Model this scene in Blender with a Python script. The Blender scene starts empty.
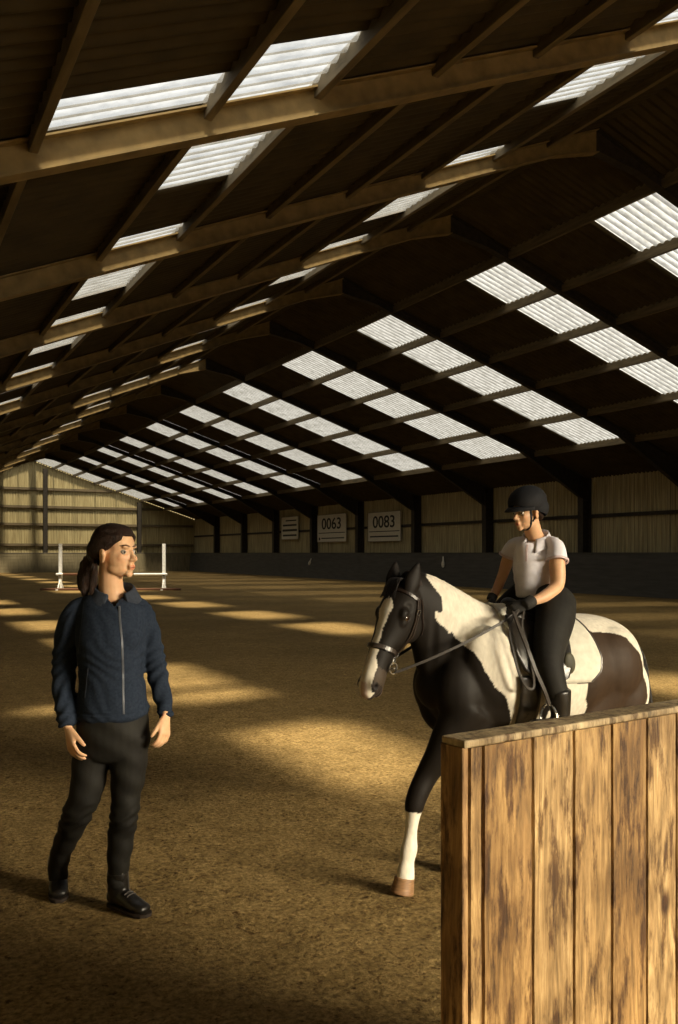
import bpy, bmesh, math, random
from mathutils import Vector, Matrix
from mathutils.bvhtree import BVHTree
import numpy as np
random.seed(7); rng = np.random.default_rng(7)
scn = bpy.context.scene
COL = scn.collection
TH = math.radians(27.85); SN, CS = math.sin(TH), math.cos(TH)
FPX, HC, PX0, PY0 = 880.0, 1.57, 339.0, 553.0

def V(px, py, D):
    """point at depth D along the viewing azimuth (frame: x right, y ahead, z up)"""
    return Vector(((px - PX0) * D / FPX, D, HC + (PY0 - py) * D / FPX))
def W(v): return Vector((v.x * CS + v.y * SN, -v.x * SN + v.y * CS, v.z))
def PXW(w):
    l = w.x * CS - w.y * SN; d = w.x * SN + w.y * CS
    return (PX0 + FPX * l / d, PY0 - FPX * (w.z - HC) / d)

# ------------------------------------------------------------ materials
def mat(name, col, rough=0.7, col2=None, scale=20.0, bump=0.0, bscale=60.0, metal=0.0, spec=0.3,
        stretch=(1, 1, 1), sheen=0.0, attr=None, sss=0.0, detail=6.0, bdist=0.01, coat=0.0):
    m = bpy.data.materials.new(name); m.use_nodes = True
    nt = m.node_tree; N = nt.nodes; L = nt.links
    b = N['Principled BSDF']
    b.inputs['Roughness'].default_value = rough
    b.inputs['Metallic'].default_value = metal
    b.inputs['Specular IOR Level'].default_value = spec
    if sheen: b.inputs['Sheen Weight'].default_value = sheen
    if coat: b.inputs['Coat Weight'].default_value = coat
    if sss:
        b.inputs['Subsurface Weight'].default_value = sss
        b.inputs['Subsurface Scale'].default_value = 0.01
    tc = N.new('ShaderNodeTexCoord'); mp = N.new('ShaderNodeMapping')
    mp.inputs['Scale'].default_value = stretch
    L.new(tc.outputs['Object'], mp.inputs['Vector'])
    c2 = col2 if col2 is not None else tuple(c * 0.75 for c in col)
    nz = N.new('ShaderNodeTexNoise'); nz.inputs['Scale'].default_value = scale
    nz.inputs['Detail'].default_value = detail
    L.new(mp.outputs[0], nz.inputs['Vector'])
    rp = N.new('ShaderNodeValToRGB')
    rp.color_ramp.elements[0].position = 0.3; rp.color_ramp.elements[1].position = 0.7
    rp.color_ramp.elements[0].color = (*c2, 1); rp.color_ramp.elements[1].color = (*col, 1)
    L.new(nz.outputs['Fac'], rp.inputs[0])
    out = rp.outputs[0]
    if attr:
        at = N.new('ShaderNodeAttribute'); at.attribute_name = attr
        mx = N.new('ShaderNodeMix'); mx.data_type = 'RGBA'; mx.blend_type = 'MULTIPLY'
        mx.inputs['Factor'].default_value = 1.0
        L.new(at.outputs['Color'], mx.inputs['A']); L.new(out, mx.inputs['B'])
        out = mx.outputs['Result']
    L.new(out, b.inputs['Base Color'])
    if bump:
        n2 = N.new('ShaderNodeTexNoise'); n2.inputs['Scale'].default_value = bscale
        n2.inputs['Detail'].default_value = 4
        L.new(mp.outputs[0], n2.inputs['Vector'])
        bp = N.new('ShaderNodeBump'); bp.inputs['Strength'].default_value = bump
        bp.inputs['Distance'].default_value = bdist
        L.new(n2.outputs['Fac'], bp.inputs['Height']); L.new(bp.outputs[0], b.inputs['Normal'])
    return m

# ------------------------------------------------------------ mesh gathering
class G:
    def __init__(s): s.v = []; s.f = []; s.mi = []
    def add(s, vs, fs, mi=0):
        o = len(s.v); s.v += [tuple(x) for x in vs]
        s.f += [tuple(i + o for i in f) for f in fs]; s.mi += [mi] * len(fs)
        return s
    def box(s, c, size, M=None, mi=0):
        hx, hy, hz = [x / 2 for x in size]; c = Vector(c)
        vs = []
        for x, y, z in ((-1,-1,-1),(1,-1,-1),(1,1,-1),(-1,1,-1),(-1,-1,1),(1,-1,1),(1,1,1),(-1,1,1)):
            p = Vector((x*hx, y*hy, z*hz))
            if M is not None: p = M @ p
            vs.append(c + p)
        return s.add(vs, [(0,3,2,1),(4,5,6,7),(0,1,5,4),(1,2,6,5),(2,3,7,6),(3,0,4,7)], mi)
    def prism(s, poly, vec, mi=0):
        n = len(poly); vec = Vector(vec); P = [Vector(p) for p in poly]
        vs = P + [p + vec for p in P]
        fs = [tuple(range(n))[::-1], tuple(range(n, 2*n))] + [(i, (i+1) % n, n+(i+1) % n, n+i) for i in range(n)]
        return s.add(vs, fs, mi)
    def ell(s, c, r, M=None, nu=18, nv=12, mi=0):
        c = Vector(c); vs = []; fs = []
        for j in range(nv + 1):
            ph = math.pi * j / nv
            for i in range(nu):
                t = 2 * math.pi * i / nu
                p = Vector((r[0]*math.sin(ph)*math.cos(t), r[1]*math.sin(ph)*math.sin(t), r[2]*math.cos(ph)))
                if M is not None: p = M @ p
                vs.append(c + p)
        for j in range(nv):
            for i in range(nu):
                a, b = j*nu+i, j*nu+(i+1) % nu
                fs.append((a, a+nu, b+nu, b))
        return s.add(vs, fs, mi)
    def tube(s, st, n=18, side=None, sub=4, cap=1.0, exp=1.0, mi=0):
        """st: list of (pos, r_side, r_other); swept ellipse along a smooth path, rounded ends"""
        st = [(Vector(p[0]), p[1], p[2] if len(p) > 2 else p[1]) for p in st]
        pts = []
        m = len(st)
        for i in range(m - 1):
            a, b = st[i], st[i+1]
            p0 = st[i-1] if i > 0 else a; p3 = st[i+2] if i + 2 < m else b
            for k in range(sub):
                t = k / sub
                def cr(x0, x1, x2, x3):
                    return 0.5*((2*x1) + (x2-x0)*t + (2*x0-5*x1+4*x2-x3)*t*t + (3*x1-x0-3*x2+x3)*t**3)
                pts.append((cr(p0[0], a[0], b[0], p3[0]), max(1e-4, cr(p0[1], a[1], b[1], p3[1])), max(1e-4, cr(p0[2], a[2], b[2], p3[2]))))
        pts.append(st[-1])
        tan = []
        for i in range(len(pts)):
            a = pts[max(0, i-1)][0]; b = pts[min(len(pts)-1, i+1)][0]
            d = (b - a); tan.append(d.normalized() if d.length > 1e-9 else Vector((0, 0, 1)))
        if side is None:
            side = Vector((1, 0, 0)) if abs(tan[0].x) < 0.8 else Vector((0, 1, 0))
        side = Vector(side); rings = []
        def ring(p, t, r1, r2):
            nonlocal side
            u = side - t * side.dot(t)
            if u.length < 1e-4: u = t.orthogonal()
            u.normalize(); w = t.cross(u)
            rr = []
            for k in range(n):
                a = 2*math.pi*k/n; ca, sa = math.cos(a), math.sin(a)
                if exp != 1.0:
                    ca = math.copysign(abs(ca)**exp, ca); sa = math.copysign(abs(sa)**exp, sa)
                rr.append(p + u*(r1*ca) + w*(r2*sa))
            return rr
        if cap:
            p, r1, r2 = pts[0]; rc = min(r1, r2)*cap
            for q in (80, 55, 28):
                a = math.radians(q); rings.append(ring(p - tan[0]*rc*math.sin(a), tan[0], r1*math.cos(a), r2*math.cos(a)))
        for (p, r1, r2), t in zip(pts, tan): rings.append(ring(p, t, r1, r2))
        if cap:
            p, r1, r2 = pts[-1]; rc = min(r1, r2)*cap
            for q in (28, 55, 80):
                a = math.radians(q); rings.append(ring(p + tan[-1]*rc*math.sin(a), tan[-1], r1*math.cos(a), r2*math.cos(a)))
        vs = [v for r in rings for v in r]; fs = []
        for j in range(len(rings)-1):
            for k in range(n):
                a, b = j*n+k, j*n+(k+1) % n
                fs.append((a, b, b+n, a+n))
        fs.append(tuple(range(n))[::-1]); fs.append(tuple(range(len(vs)-n, len(vs))))
        return s.add(vs, fs, mi)
    def strip(s, path, nrm, width, thick, closed=False, mi=0):
        """flat strap along path; nrm: outward normals; width across"""
        m = len(path); vs = []; fs = []
        for i in range(m):
            a = path[(i-1) % m] if (closed or i > 0) else path[0]
            b = path[(i+1) % m] if (closed or i < m-1) else path[-1]
            t = (b-a).normalized(); nn = Vector(nrm[i]); nn = (nn - t*nn.dot(t)).normalized(); w = t.cross(nn)
            p = path[i]; h = width/2
            vs += [p - w*h, p + w*h, p + w*h*0.8 + nn*thick, p - w*h*0.8 + nn*thick]
        for i in range(m if closed else m-1):
            a = i*4; b = ((i+1) % m)*4
            for k in range(4): fs.append((a+k, a+(k+1) % 4, b+(k+1) % 4, b+k))
        if not closed: fs += [(3, 2, 1, 0), (4*m-4, 4*m-3, 4*m-2, 4*m-1)]
        return s.add(vs, fs, mi)

def tag(o, label=None, cat=None, group=None, kind=None):
    if label: o['label'] = label
    if cat: o['category'] = cat
    if group: o['group'] = group
    if kind: o['kind'] = kind
    return o
def obj(name, g, m, parent=None, smooth=False, loc=None, rotz=None, bevel=0.0, angle=None):
    me = bpy.data.meshes.new(name); me.from_pydata(g.v, [], g.f); me.update()
    ms = m if isinstance(m, (list, tuple)) else [m]
    for x in ms: me.materials.append(x)
    if len(ms) > 1: me.polygons.foreach_set('material_index', g.mi)
    bm = bmesh.new(); bm.from_mesh(me); bmesh.ops.recalc_face_normals(bm, faces=bm.faces); bm.to_mesh(me); bm.free()
    if smooth: me.polygons.foreach_set('use_smooth', [True]*len(me.polygons))
    o = bpy.data.objects.new(name, me); COL.objects.link(o)
    if loc is not None: o.location = loc
    if rotz is not None: o.rotation_euler = (0, 0, rotz)
    if bevel:
        md = o.modifiers.new('b', 'BEVEL'); md.width = bevel; md.segments = 2; md.limit_method = 'ANGLE'
    if parent is not None: o.parent = parent
    return o
def empty(name, loc, rotz=0.0, label=None, cat=None, group=None):
    o = bpy.data.objects.new(name, None); COL.objects.link(o)
    o.location = loc; o.rotation_euler = (0, 0, rotz); o.empty_display_size = 0.1
    return tag(o, label, cat, group)
def fuse(name, g, m, voxel, smooth=4, parent=None, loc=None, rotz=None, fac=0.5):
    """one continuous skin over overlapping closed shapes"""
    me = bpy.data.meshes.new(name + '_raw'); me.from_pydata(g.v, [], g.f); me.update()
    bm = bmesh.new(); bm.from_mesh(me); bmesh.ops.recalc_face_normals(bm, faces=bm.faces); bm.to_mesh(me); bm.free()
    o = bpy.data.objects.new(name, me); COL.objects.link(o)
    r = o.modifiers.new('r', 'REMESH'); r.mode = 'VOXEL'; r.voxel_size = voxel; r.use_smooth_shade = True
    if smooth:
        sm = o.modifiers.new('s', 'SMOOTH'); sm.factor = fac; sm.iterations = smooth
    bpy.context.view_layer.update()
    dg = bpy.context.evaluated_depsgraph_get()
    m2 = bpy.data.meshes.new_from_object(o.evaluated_get(dg)); o.modifiers.clear(); o.data = m2
    m2.materials.clear()
    for x in (m if isinstance(m, (list, tuple)) else [m]): m2.materials.append(x)
    m2.polygons.foreach_set('use_smooth', [True]*len(m2.polygons)); m2.name = name
    if loc is not None: o.location = loc
    if rotz is not None: o.rotation_euler = (0, 0, rotz)
    if parent is not None: o.parent = parent
    return o
def coords(me):
    a = np.empty(len(me.vertices)*3); me.vertices.foreach_get('co', a); return a.reshape(-1, 3)
def setco(me, a): me.vertices.foreach_set('co', a.ravel()); me.update()
def push(me, c, r, vec):
    """soft local displacement"""
    a = coords(me); d = np.linalg.norm(a - np.array(c), axis=1)/r
    w = np.where(d < 1, (1-np.minimum(d, 1)**2)**2, 0)
    a += w[:, None]*np.array(vec); setco(me, a)
def inflate(me, c, r, amt):
    a = coords(me); n = np.empty(len(me.vertices)*3); me.vertices.foreach_get('normal', n); n = n.reshape(-1, 3)
    d = np.linalg.norm((a - np.array(c))/np.array(r), axis=1)
    w = np.where(d < 1, (1-np.minimum(d, 1)**2)**2, 0)
    a += n*(w*amt)[:, None]; setco(me, a)
def paint(me, name, base, spots):
    """spots: (centre, radii(3), colour) soft-edged colour of the surface itself"""
    a = coords(me); c = np.tile(np.array([*base, 1.0]), (len(a), 1))
    for ctr, r, col in spots:
        d = np.linalg.norm((a-np.array(ctr))/np.array(r), axis=1); w = np.clip((1.15-d)/0.3, 0, 1)[:, None]
        c[:, :3] = c[:, :3]*(1-w) + np.array(col)*w
    at = me.color_attributes.new(name, 'FLOAT_COLOR', 'POINT'); at.data.foreach_set('color', c.ravel())
def bvh_of(o): 
    me = o.data
    return BVHTree.FromPolygons([v.co.copy() for v in me.vertices], [tuple(p.vertices) for p in me.polygons])
# ============================================================ THE HALL
XR, XE, XL = 11.3, 25.05, -2.3
ZN, ZF = -7.0, 74.6
FR = [-2.2, 2.6, 7.4, 11.65, 16.1, 21.2, 26.2, 32.4, 38.4, 44.4, 50.4, 56.4, 62.4, 68.4]
def roof_h(x): return HC + 2.9 + 0.41*x if x < XR else HC + 7.53 - 0.331*(x - XR)

m_floor = bpy.data.materials.new('arena_sand'); m_floor.use_nodes = True
def _floor():
    nt = m_floor.node_tree; N = nt.nodes; L = nt.links; b = N['Principled BSDF']
    b.inputs['Roughness'].default_value = 0.95; b.inputs['Specular IOR Level'].default_value = 0.1
    tc = N.new('ShaderNodeTexCoord')
    def noise(sc, det, rough=0.5):
        n = N.new('ShaderNodeTexNoise'); n.inputs['Scale'].default_value = sc; n.inputs['Detail'].default_value = det
        n.inputs['Roughness'].default_value = rough; L.new(tc.outputs['Object'], n.inputs['Vector']); return n
    a = noise(0.45, 5); f = noise(38, 6, 0.7); g = noise(7, 5, 0.65)
    r1 = N.new('ShaderNodeValToRGB'); L.new(f.outputs[0], r1.inputs[0])
    r1.color_ramp.elements[0].position = .32; r1.color_ramp.elements[0].color = (.15, .102, .042, 1)
    r1.color_ramp.elements[1].position = .68; r1.color_ramp.elements[1].color = (.58, .412, .175, 1)
    r2 = N.new('ShaderNodeValToRGB'); L.new(g.outputs[0], r2.inputs[0])
    r2.color_ramp.elements[0].position = .3; r2.color_ramp.elements[0].color = (.62, .60, .56, 1)
    r2.color_ramp.elements[1].position = .7; r2.color_ramp.elements[1].color = (1, 1, 1, 1)
    r3 = N.new('ShaderNodeValToRGB'); L.new(a.outputs[0], r3.inputs[0])
    r3.color_ramp.elements[0].position = .35; r3.color_ramp.elements[0].color = (.78, .76, .72, 1)
    r3.color_ramp.elements[1].position = .65; r3.color_ramp.elements[1].color = (1.1, 1.06, 1, 1)
    m1 = N.new('ShaderNodeMix'); m1.data_type = 'RGBA'; m1.blend_type = 'MULTIPLY'; m1.inputs['Factor'].default_value = 1
    L.new(r1.outputs[0], m1.inputs['A']); L.new(r2.outputs[0], m1.inputs['B'])
    m2 = N.new('ShaderNodeMix'); m2.data_type = 'RGBA'; m2.blend_type = 'MULTIPLY'; m2.inputs['Factor'].default_value = 1
    L.new(m1.outputs['Result'], m2.inputs['A']); L.new(r3.outputs[0], m2.inputs['B'])
    vz = noise(21, 3, 0.8); r4 = N.new('ShaderNodeValToRGB'); L.new(vz.outputs[0], r4.inputs[0])
    r4.color_ramp.elements[0].position = .34; r4.color_ramp.elements[0].color = (.42, .36, .30, 1)
    r4.color_ramp.elements[1].position = .42; r4.color_ramp.elements[1].color = (1, 1, 1, 1)
    m3 = N.new('ShaderNodeMix'); m3.data_type = 'RGBA'; m3.blend_type = 'MULTIPLY'; m3.inputs['Factor'].default_value = 1
    L.new(m2.outputs['Result'], m3.inputs['A']); L.new(r4.outputs[0], m3.inputs['B'])
    L.new(m3.outputs['Result'], b.inputs['Base Color'])
    ad = N.new('ShaderNodeMath'); ad.operation = 'MULTIPLY_ADD'; ad.inputs[1].default_value = 0.5
    L.new(f.outputs[0], ad.inputs[0]); L.new(g.outputs[0], ad.inputs[2])
    bp = N.new('ShaderNodeBump'); bp.inputs['Strength'].default_value = 0.9; bp.inputs['Distance'].default_value = 0.05
    L.new(ad.outputs[0], bp.inputs['Height']); L.new(bp.outputs[0], b.inputs['Normal'])
_floor()
# floor: sand, gently uneven close to the viewer
g = G()
xs = [XL-0.3] + [x*0.1 for x in range(-15, 75)] + [8 + i*1.2 for i in range(15)] + [XE+0.4]
ys = [ZN-4] + [-1 + i*0.1 for i in range(0, 110)] + [10.5 + 1.5*i for i in range(43)] + [ZF+0.4]
hm = {}
def bumpy(x, y):
    k = max(0, min(1, (11-y)/3))*max(0, min(1, (y+1)/1.0))*max(0, min(1, (7.5-x)/1))
    return k*0.006*(math.sin(x*9.1+1.3*math.sin(y*5))*math.sin(y*7.3+x*2) + 0.8*math.sin(x*17+y*13)) - 0.002
for y in ys:
    for x in xs: g.v.append((x, y, bumpy(x, y)))
nx = len(xs)
for j in range(len(ys)-1):
    for i in range(nx-1):
        g.f.append((j*nx+i, j*nx+i+1, (j+1)*nx+i+1, (j+1)*nx+i)); g.mi.append(0)
tag(obj('floor', g, m_floor, smooth=True), kind='structure')

m_clad = mat('timber_cladding', (.56, .48, .27), .85, (.21, .175, .09), 3.0, .3, 40, stretch=(9, 9, .25))
m_gclad = mat('gable_cladding', (.50, .42, .22), .85, (.24, .19, .09), 3.0, .3, 40, stretch=(7, 7, .2))
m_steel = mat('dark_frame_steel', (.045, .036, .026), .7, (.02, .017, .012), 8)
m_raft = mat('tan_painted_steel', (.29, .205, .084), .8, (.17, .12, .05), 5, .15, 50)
m_purl = mat('weathered_purlin_timber', (.18, .138, .078), .85, (.10, .078, .045), 6, .2, 50, stretch=(3, .4, 3))
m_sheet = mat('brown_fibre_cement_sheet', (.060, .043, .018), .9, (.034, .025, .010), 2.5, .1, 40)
m_kick = mat('dark_kickboard', (.085, .080, .068), .75, (.055, .051, .043), 3, .1, 20, stretch=(.4, .4, 4))
m_rail = mat('dusty_top_rail', (.22, .19, .14), .8)
PIT = 0.185
m_sky = bpy.data.materials.new('translucent_roof_sheet'); m_sky.use_nodes = True
def _sky(m, clear):
    nt = m.node_tree; N = nt.nodes; L = nt.links
    for n in list(N):
        if n.type != 'OUTPUT_MATERIAL': N.remove(n)
    out = [n for n in N if n.type == 'OUTPUT_MATERIAL'][0]
    tr = N.new('ShaderNodeBsdfTranslucent'); df = N.new('ShaderNodeBsdfDiffuse'); tp = N.new('ShaderNodeBsdfTransparent')
    tc = N.new('ShaderNodeTexCoord'); nz = N.new('ShaderNodeTexNoise'); nz.inputs['Scale'].default_value = 3; nz.inputs['Detail'].default_value = 8
    nz.inputs['Roughness'].default_value = .65
    mp = N.new('ShaderNodeMapping'); mp.inputs['Scale'].default_value = (1.2, 5, 1)
    L.new(tc.outputs['Object'], mp.inputs[0]); L.new(mp.outputs[0], nz.inputs['Vector'])
    rp = N.new('ShaderNodeValToRGB'); L.new(nz.outputs[0], rp.inputs[0])
    rp.color_ramp.elements[0].position = .3; rp.color_ramp.elements[0].color = (.13, .125, .11, 1)
    rp.color_ramp.elements[1].position = .62; rp.color_ramp.elements[1].color = (.30, .30, .29, 1)
    df.inputs[0].default_value = (.4, .4, .38, 1)
    tp.inputs[0].default_value = (1, .97, .9, 1)
    # rib shading painted into the colour: valleys of the corrugation darker
    ge = N.new('ShaderNodeNewGeometry'); sx = N.new('ShaderNodeSeparateXYZ'); L.new(ge.outputs['Position'], sx.inputs[0])
    ma = N.new('ShaderNodeMath'); ma.operation = 'MULTIPLY'; ma.inputs[1].default_value = 2*math.pi/PIT; L.new(sx.outputs['Y'], ma.inputs[0])
    mc = N.new('ShaderNodeMath'); mc.operation = 'COSINE'; L.new(ma.outputs[0], mc.inputs[0])
    mr = N.new('ShaderNodeMapRange'); mr.inputs['From Min'].default_value = -1; mr.inputs['From Max'].default_value = .3
    mr.inputs['To Min'].default_value = .30; mr.inputs['To Max'].default_value = 1; L.new(mc.outputs[0], mr.inputs['Value'])
    gm = N.new('ShaderNodeMix'); gm.data_type = 'RGBA'; gm.blend_type = 'MULTIPLY'; gm.inputs['Factor'].default_value = 1
    L.new(rp.outputs[0], gm.inputs['A']); L.new(mr.outputs[0], gm.inputs['B']); L.new(gm.outputs['Result'], tr.inputs[0])
    a = N.new('ShaderNodeMixShader'); a.inputs[0].default_value = .12
    b = N.new('ShaderNodeMixShader'); b.inputs[0].default_value = clear
    L.new(tr.outputs[0], a.inputs[1]); L.new(df.outputs[0], a.inputs[2])
    L.new(a.outputs[0], b.inputs[1]); L.new(tp.outputs[0], b.inputs[2]); L.new(b.outputs[0], out.inputs[0])
_sky(m_sky, .05)
m_sky2 = bpy.data.materials.new('clear_roof_sheet'); m_sky2.use_nodes = True; _sky(m_sky2, .36)
m_sky3 = bpy.data.materials.new('gable_roof_sheet'); m_sky3.use_nodes = True; _sky(m_sky3, .30)

# ---- roof sheeting and rooflights
AMP = 0.028
def wave(y): return AMP*math.cos(2*math.pi*y/PIT)
def sheet(g, x0, x1, y0, y1, step=PIT/8, base=None):
    """corrugated strip: ribs run down the slope"""
    n = max(2, int(round((y1-y0)/step)))
    vs = []; fs = []
    for i in range(n+1):
        y = y0 + (y1-y0)*i/n; w = wave(y)
        vs += [(x0, y, roof_h(x0 if x0 != XR else x0) + w if x0 != XR or x1 < XR else HC+7.53+w), (x1, y, roof_h(x1-1e-6) + w)]
        if i: k = 2*i; fs.append((k-2, k-1, k+1, k))
    if base is not None: vs = [(v[0]-base[0], v[1]-base[1], v[2]-base[2]) for v in vs]
    g.add(vs, fs)
LX = [-2.6, -.5, 1.13, 2.6, 3.68, 5.0, 6.3, 7.65, 9.05, 10.2, XR]
RX = [XR, 12.95, 14.55, 16.3, 18.1, 20.2, 22.3, 25.6]
gc = G(); sky_list = []
def col_intervals(x0, x1):
    iv = []
    for k, f in enumerate(FR):
        a, b = f - .32, f + (2.25 if f < 9 else 2.7)
        if f == 68.4 and 9 < x0 < 19: iv.append((70.6, 74.3, k))
        elif x0 >= 12.9 and x1 <= 22.4: iv.append((f+.05, f+min(3.3, 2.05+max(0, .12*(f-16))), k))
        elif (x0, x1) in ((2.6, 3.68), (7.65, 9.05)): iv.append((a - (.6 if f == 7.4 else 0), b, k))
        elif f == 32.4 and (x0, x1) in ((6.3, 7.65), (9.05, 10.2), (10.2, XR)): iv.append((a, b + (1.0 if x0 == 6.3 else 0), k))  # extra rooflights added to throw a sun patch on the jump
        elif (x0, x1) == (1.13, 2.6) and f == 7.4: iv.append((a-.25, f, k))
    return iv
for XX in (LX, RX):
    for x0, x1 in zip(XX, XX[1:]):
        cur = ZN - 1
        for a, b, k in col_intervals(x0, x1):
            sheet(gc, x0, x1, cur, a); cur = b; sky_list.append((x0, x1, a, b, k))
        sheet(gc, x0, x1, cur, ZF)
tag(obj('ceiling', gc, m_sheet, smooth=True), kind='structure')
ORD = ['first', 'second', 'third', 'fourth', 'fifth', 'sixth', 'seventh', 'eighth', 'ninth', 'tenth', 'eleventh', 'twelfth', 'thirteenth', 'fourteenth']
RC = [12.95, 14.55, 16.3, 18.1, 20.2]
def seen(p): 
    d = p.x*SN + p.y*CS
    if d < .5: return False
    x, y = PXW(p); return -60 < x < 740 and -60 < y < 1060
for x0, x1, a, b, k in sky_list:
    c = Vector(((x0+x1)/2, (a+b)/2, roof_h((x0+x1)/2)))
    if not (seen(c) or seen(Vector((x0, a, roof_h(x0)))) or seen(Vector((x1, b, roof_h(x1))))):
        pass
    side = 'right' if x0 > XR else 'left'
    g = G(); sheet(g, x0, x1, a, b, base=c)
    o = obj('rooflight', g, m_sky3 if x1 - x0 > 0 and a > 70 else m_sky if side == 'right' else m_sky2, smooth=True, loc=c)
    if side == 'right':
        lb = 'corrugated translucent rooflight, %s down from the ridge, right slope, beyond %s roof frame' % ((ORD[RC.index(x0)] if x0 in RC else 'topmost'), ORD[k])
        gr = 'rooflights in the right roof slope'
    else:
        pos = 'added to light the jump, third row below the ridge' if x0 == 6.3 else 'topmost' if x0 == 10.2 else 'added to light the jump, second row below the ridge' if x0 == 9.05 and k < 10 else 'close under the ridge' if 7 < x0 < 9 else 'directly beside the ridge by the gable' if x0 > 9 else ('low down the slope' if x0 > 2 else 'lowest on the slope')
        lb = 'bright corrugated rooflight %s, left slope, beside %s roof frame' % (pos, ORD[k])
        gr = 'rooflights in the left roof slope'
    tag(o, lb, 'skylight', gr)

# ---- purlins: long timbers under the sheeting
names = [('left', LX[1:-1]), ('right', RX[1:-1])]
for side, lst in names:
    seq = lst[::-1] if side == 'left' else lst
    for i, x in enumerate(seq):
        h = roof_h(x) + .026; t = .075
        g = G(); L0 = ZN; 
        dp_ = .18 if side == 'left' else .24; g.box((0, 0, -dp_/2), (t, ZF-ZN, dp_))
        o = obj('roof_purlin', g, m_purl, loc=(x, (ZF+ZN)/2, h), bevel=.006)
        tag(o, 'long brown timber purlin, %s below the ridge on the %s roof slope' % (ORD[i], side), 'purlin', 'roof purlins on the %s slope' % side)

# ---- portal frames
def ibeam(g, A, B, depthA, depthB, wid=.18, tf=.018, tw=.02, n=1):
    """rafter in the x-z plane, top edge from A to B, tapering depth measured straight down"""
    y = A[1]
    for (ya, yb) in ((-tw/2, tw/2),):
        g.prism([(A[0], y+ya, A[2]), (B[0], y+ya, B[2]), (B[0], y+ya, B[2]-depthB), (A[0], y+ya, A[2]-depthA)], (0, yb-ya, 0))
    g.prism([(A[0], y-wid/2, A[2]), (B[0], y-wid/2, B[2]), (B[0], y-wid/2, B[2]-tf), (A[0], y-wid/2, A[2]-tf)], (0, wid, 0))
    g.prism([(A[0], y-wid/2, A[2]-depthA), (B[0], y-wid/2, B[2]-depthB), (B[0], y-wid/2, B[2]-depthB+tf), (A[0], y-wid/2, A[2]-depthA+tf)], (0, wid, 0))
for k, f in enumerate(FR):
    root = empty('portal_frame', (XR, f, 0), 0, 'dark steel roof frame spanning the hall, %s from the viewer' % ORD[k], 'roof frame', 'steel roof frames')
    def R(x): return roof_h(x) - .045
    OFF = Vector((XR, f, 0))
    def pt(x, dz=0): return (x - XR, 0, (roof_h(x) if x != XR else HC+7.53) - .045 + dz)
    g = G()
    ibeam(g, pt(XL+.5), pt(-1.0), .7, .45); ibeam(g, pt(-1.0), pt(.5), .45, .28); ibeam(g, pt(.5), pt(10.3), .28, .28); ibeam(g, pt(10.3), pt(XR), .28, .42)
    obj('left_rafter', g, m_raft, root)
    g = G()
    ibeam(g, pt(XR), pt(12.3), .42, .24); ibeam(g, pt(12.3), pt(21.6), .24, .24); ibeam(g, pt(21.6), pt(24.75), .24, .95)
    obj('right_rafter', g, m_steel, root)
    g = G(); ht = roof_h(24.9) - .05
    g.box((24.60-XR, 0, ht/2), (.02, .30, ht)); g.box((25.02-XR, 0, ht/2), (.02, .30, ht)); g.box((24.81-XR, 0, ht/2), (.42, .02, ht))
    g.box((24.81-XR, 0, ht-.9), (.42, .26, .02)); g.box((24.81-XR, 0, .012), (.5, .36, .024))
    obj('post', g, m_steel, root)
    g = G(); hl = roof_h(-2.0) - .05
    g.box((-2.05-XR, 0, hl/2), (.42, .02, hl)); g.box((-1.85-XR, 0, hl/2), (.02, .2, hl)); g.box((-2.25-XR, 0, hl/2), (.02, .2, hl))
    obj('post', g, m_steel, root)

g = G(); hr = HC+7.53+AMP
g.prism([(XR-.3, ZN-1, hr-.09), (XR, ZN-1, hr+.02), (XR+.3, ZN-1, hr-.07), (XR+.3, ZN-1, hr-.05), (XR, ZN-1, hr+.045), (XR-.3, ZN-1, hr-.07)], (0, ZF-ZN+1, 0))
tag(obj('trim_3', g, m_sheet), kind='structure')

# ---- walls: vertical boarding
def boarding(axis, at, lo, hi, z0, ztop, pitch=.21, deep=.03, flip=1):
    g = G(); n = int((hi-lo)/pitch); vs = []
    prof = [(0, 0), (.42, 0), (.50, 1), (.92, 1)]
    ring = []
    for i in range(n+1):
        for fx, dp in prof:
            p = lo + (i+fx)*pitch
            if p <= hi: ring.append((p, dp*deep*flip))
    ring.append((hi, 0))
    for p, d in ring:
        if axis == 'y': vs += [(at+d, p, z0), (at+d, p, ztop(p))]
        else: vs += [(p, at+d, z0), (p, at+d, ztop(p))]
    fs = [(2*i, 2*i+2, 2*i+3, 2*i+1) for i in range(len(ring)-1)]
    return g.add(vs, fs)
tag(obj('wall_right', boarding('y', XE, ZN, ZF, 0, lambda p: roof_h(XE)+.05), m_clad), kind='structure')
tag(obj('wall_left', boarding('y', XL, ZN, ZF, 0, lambda p: roof_h(XL)+.05, flip=-1), m_clad), kind='structure')
tag(obj('wall_far', boarding('x', ZF, XL, XE+.1, 0, lambda p: roof_h(p)+.02), m_gclad), kind='structure')
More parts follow.
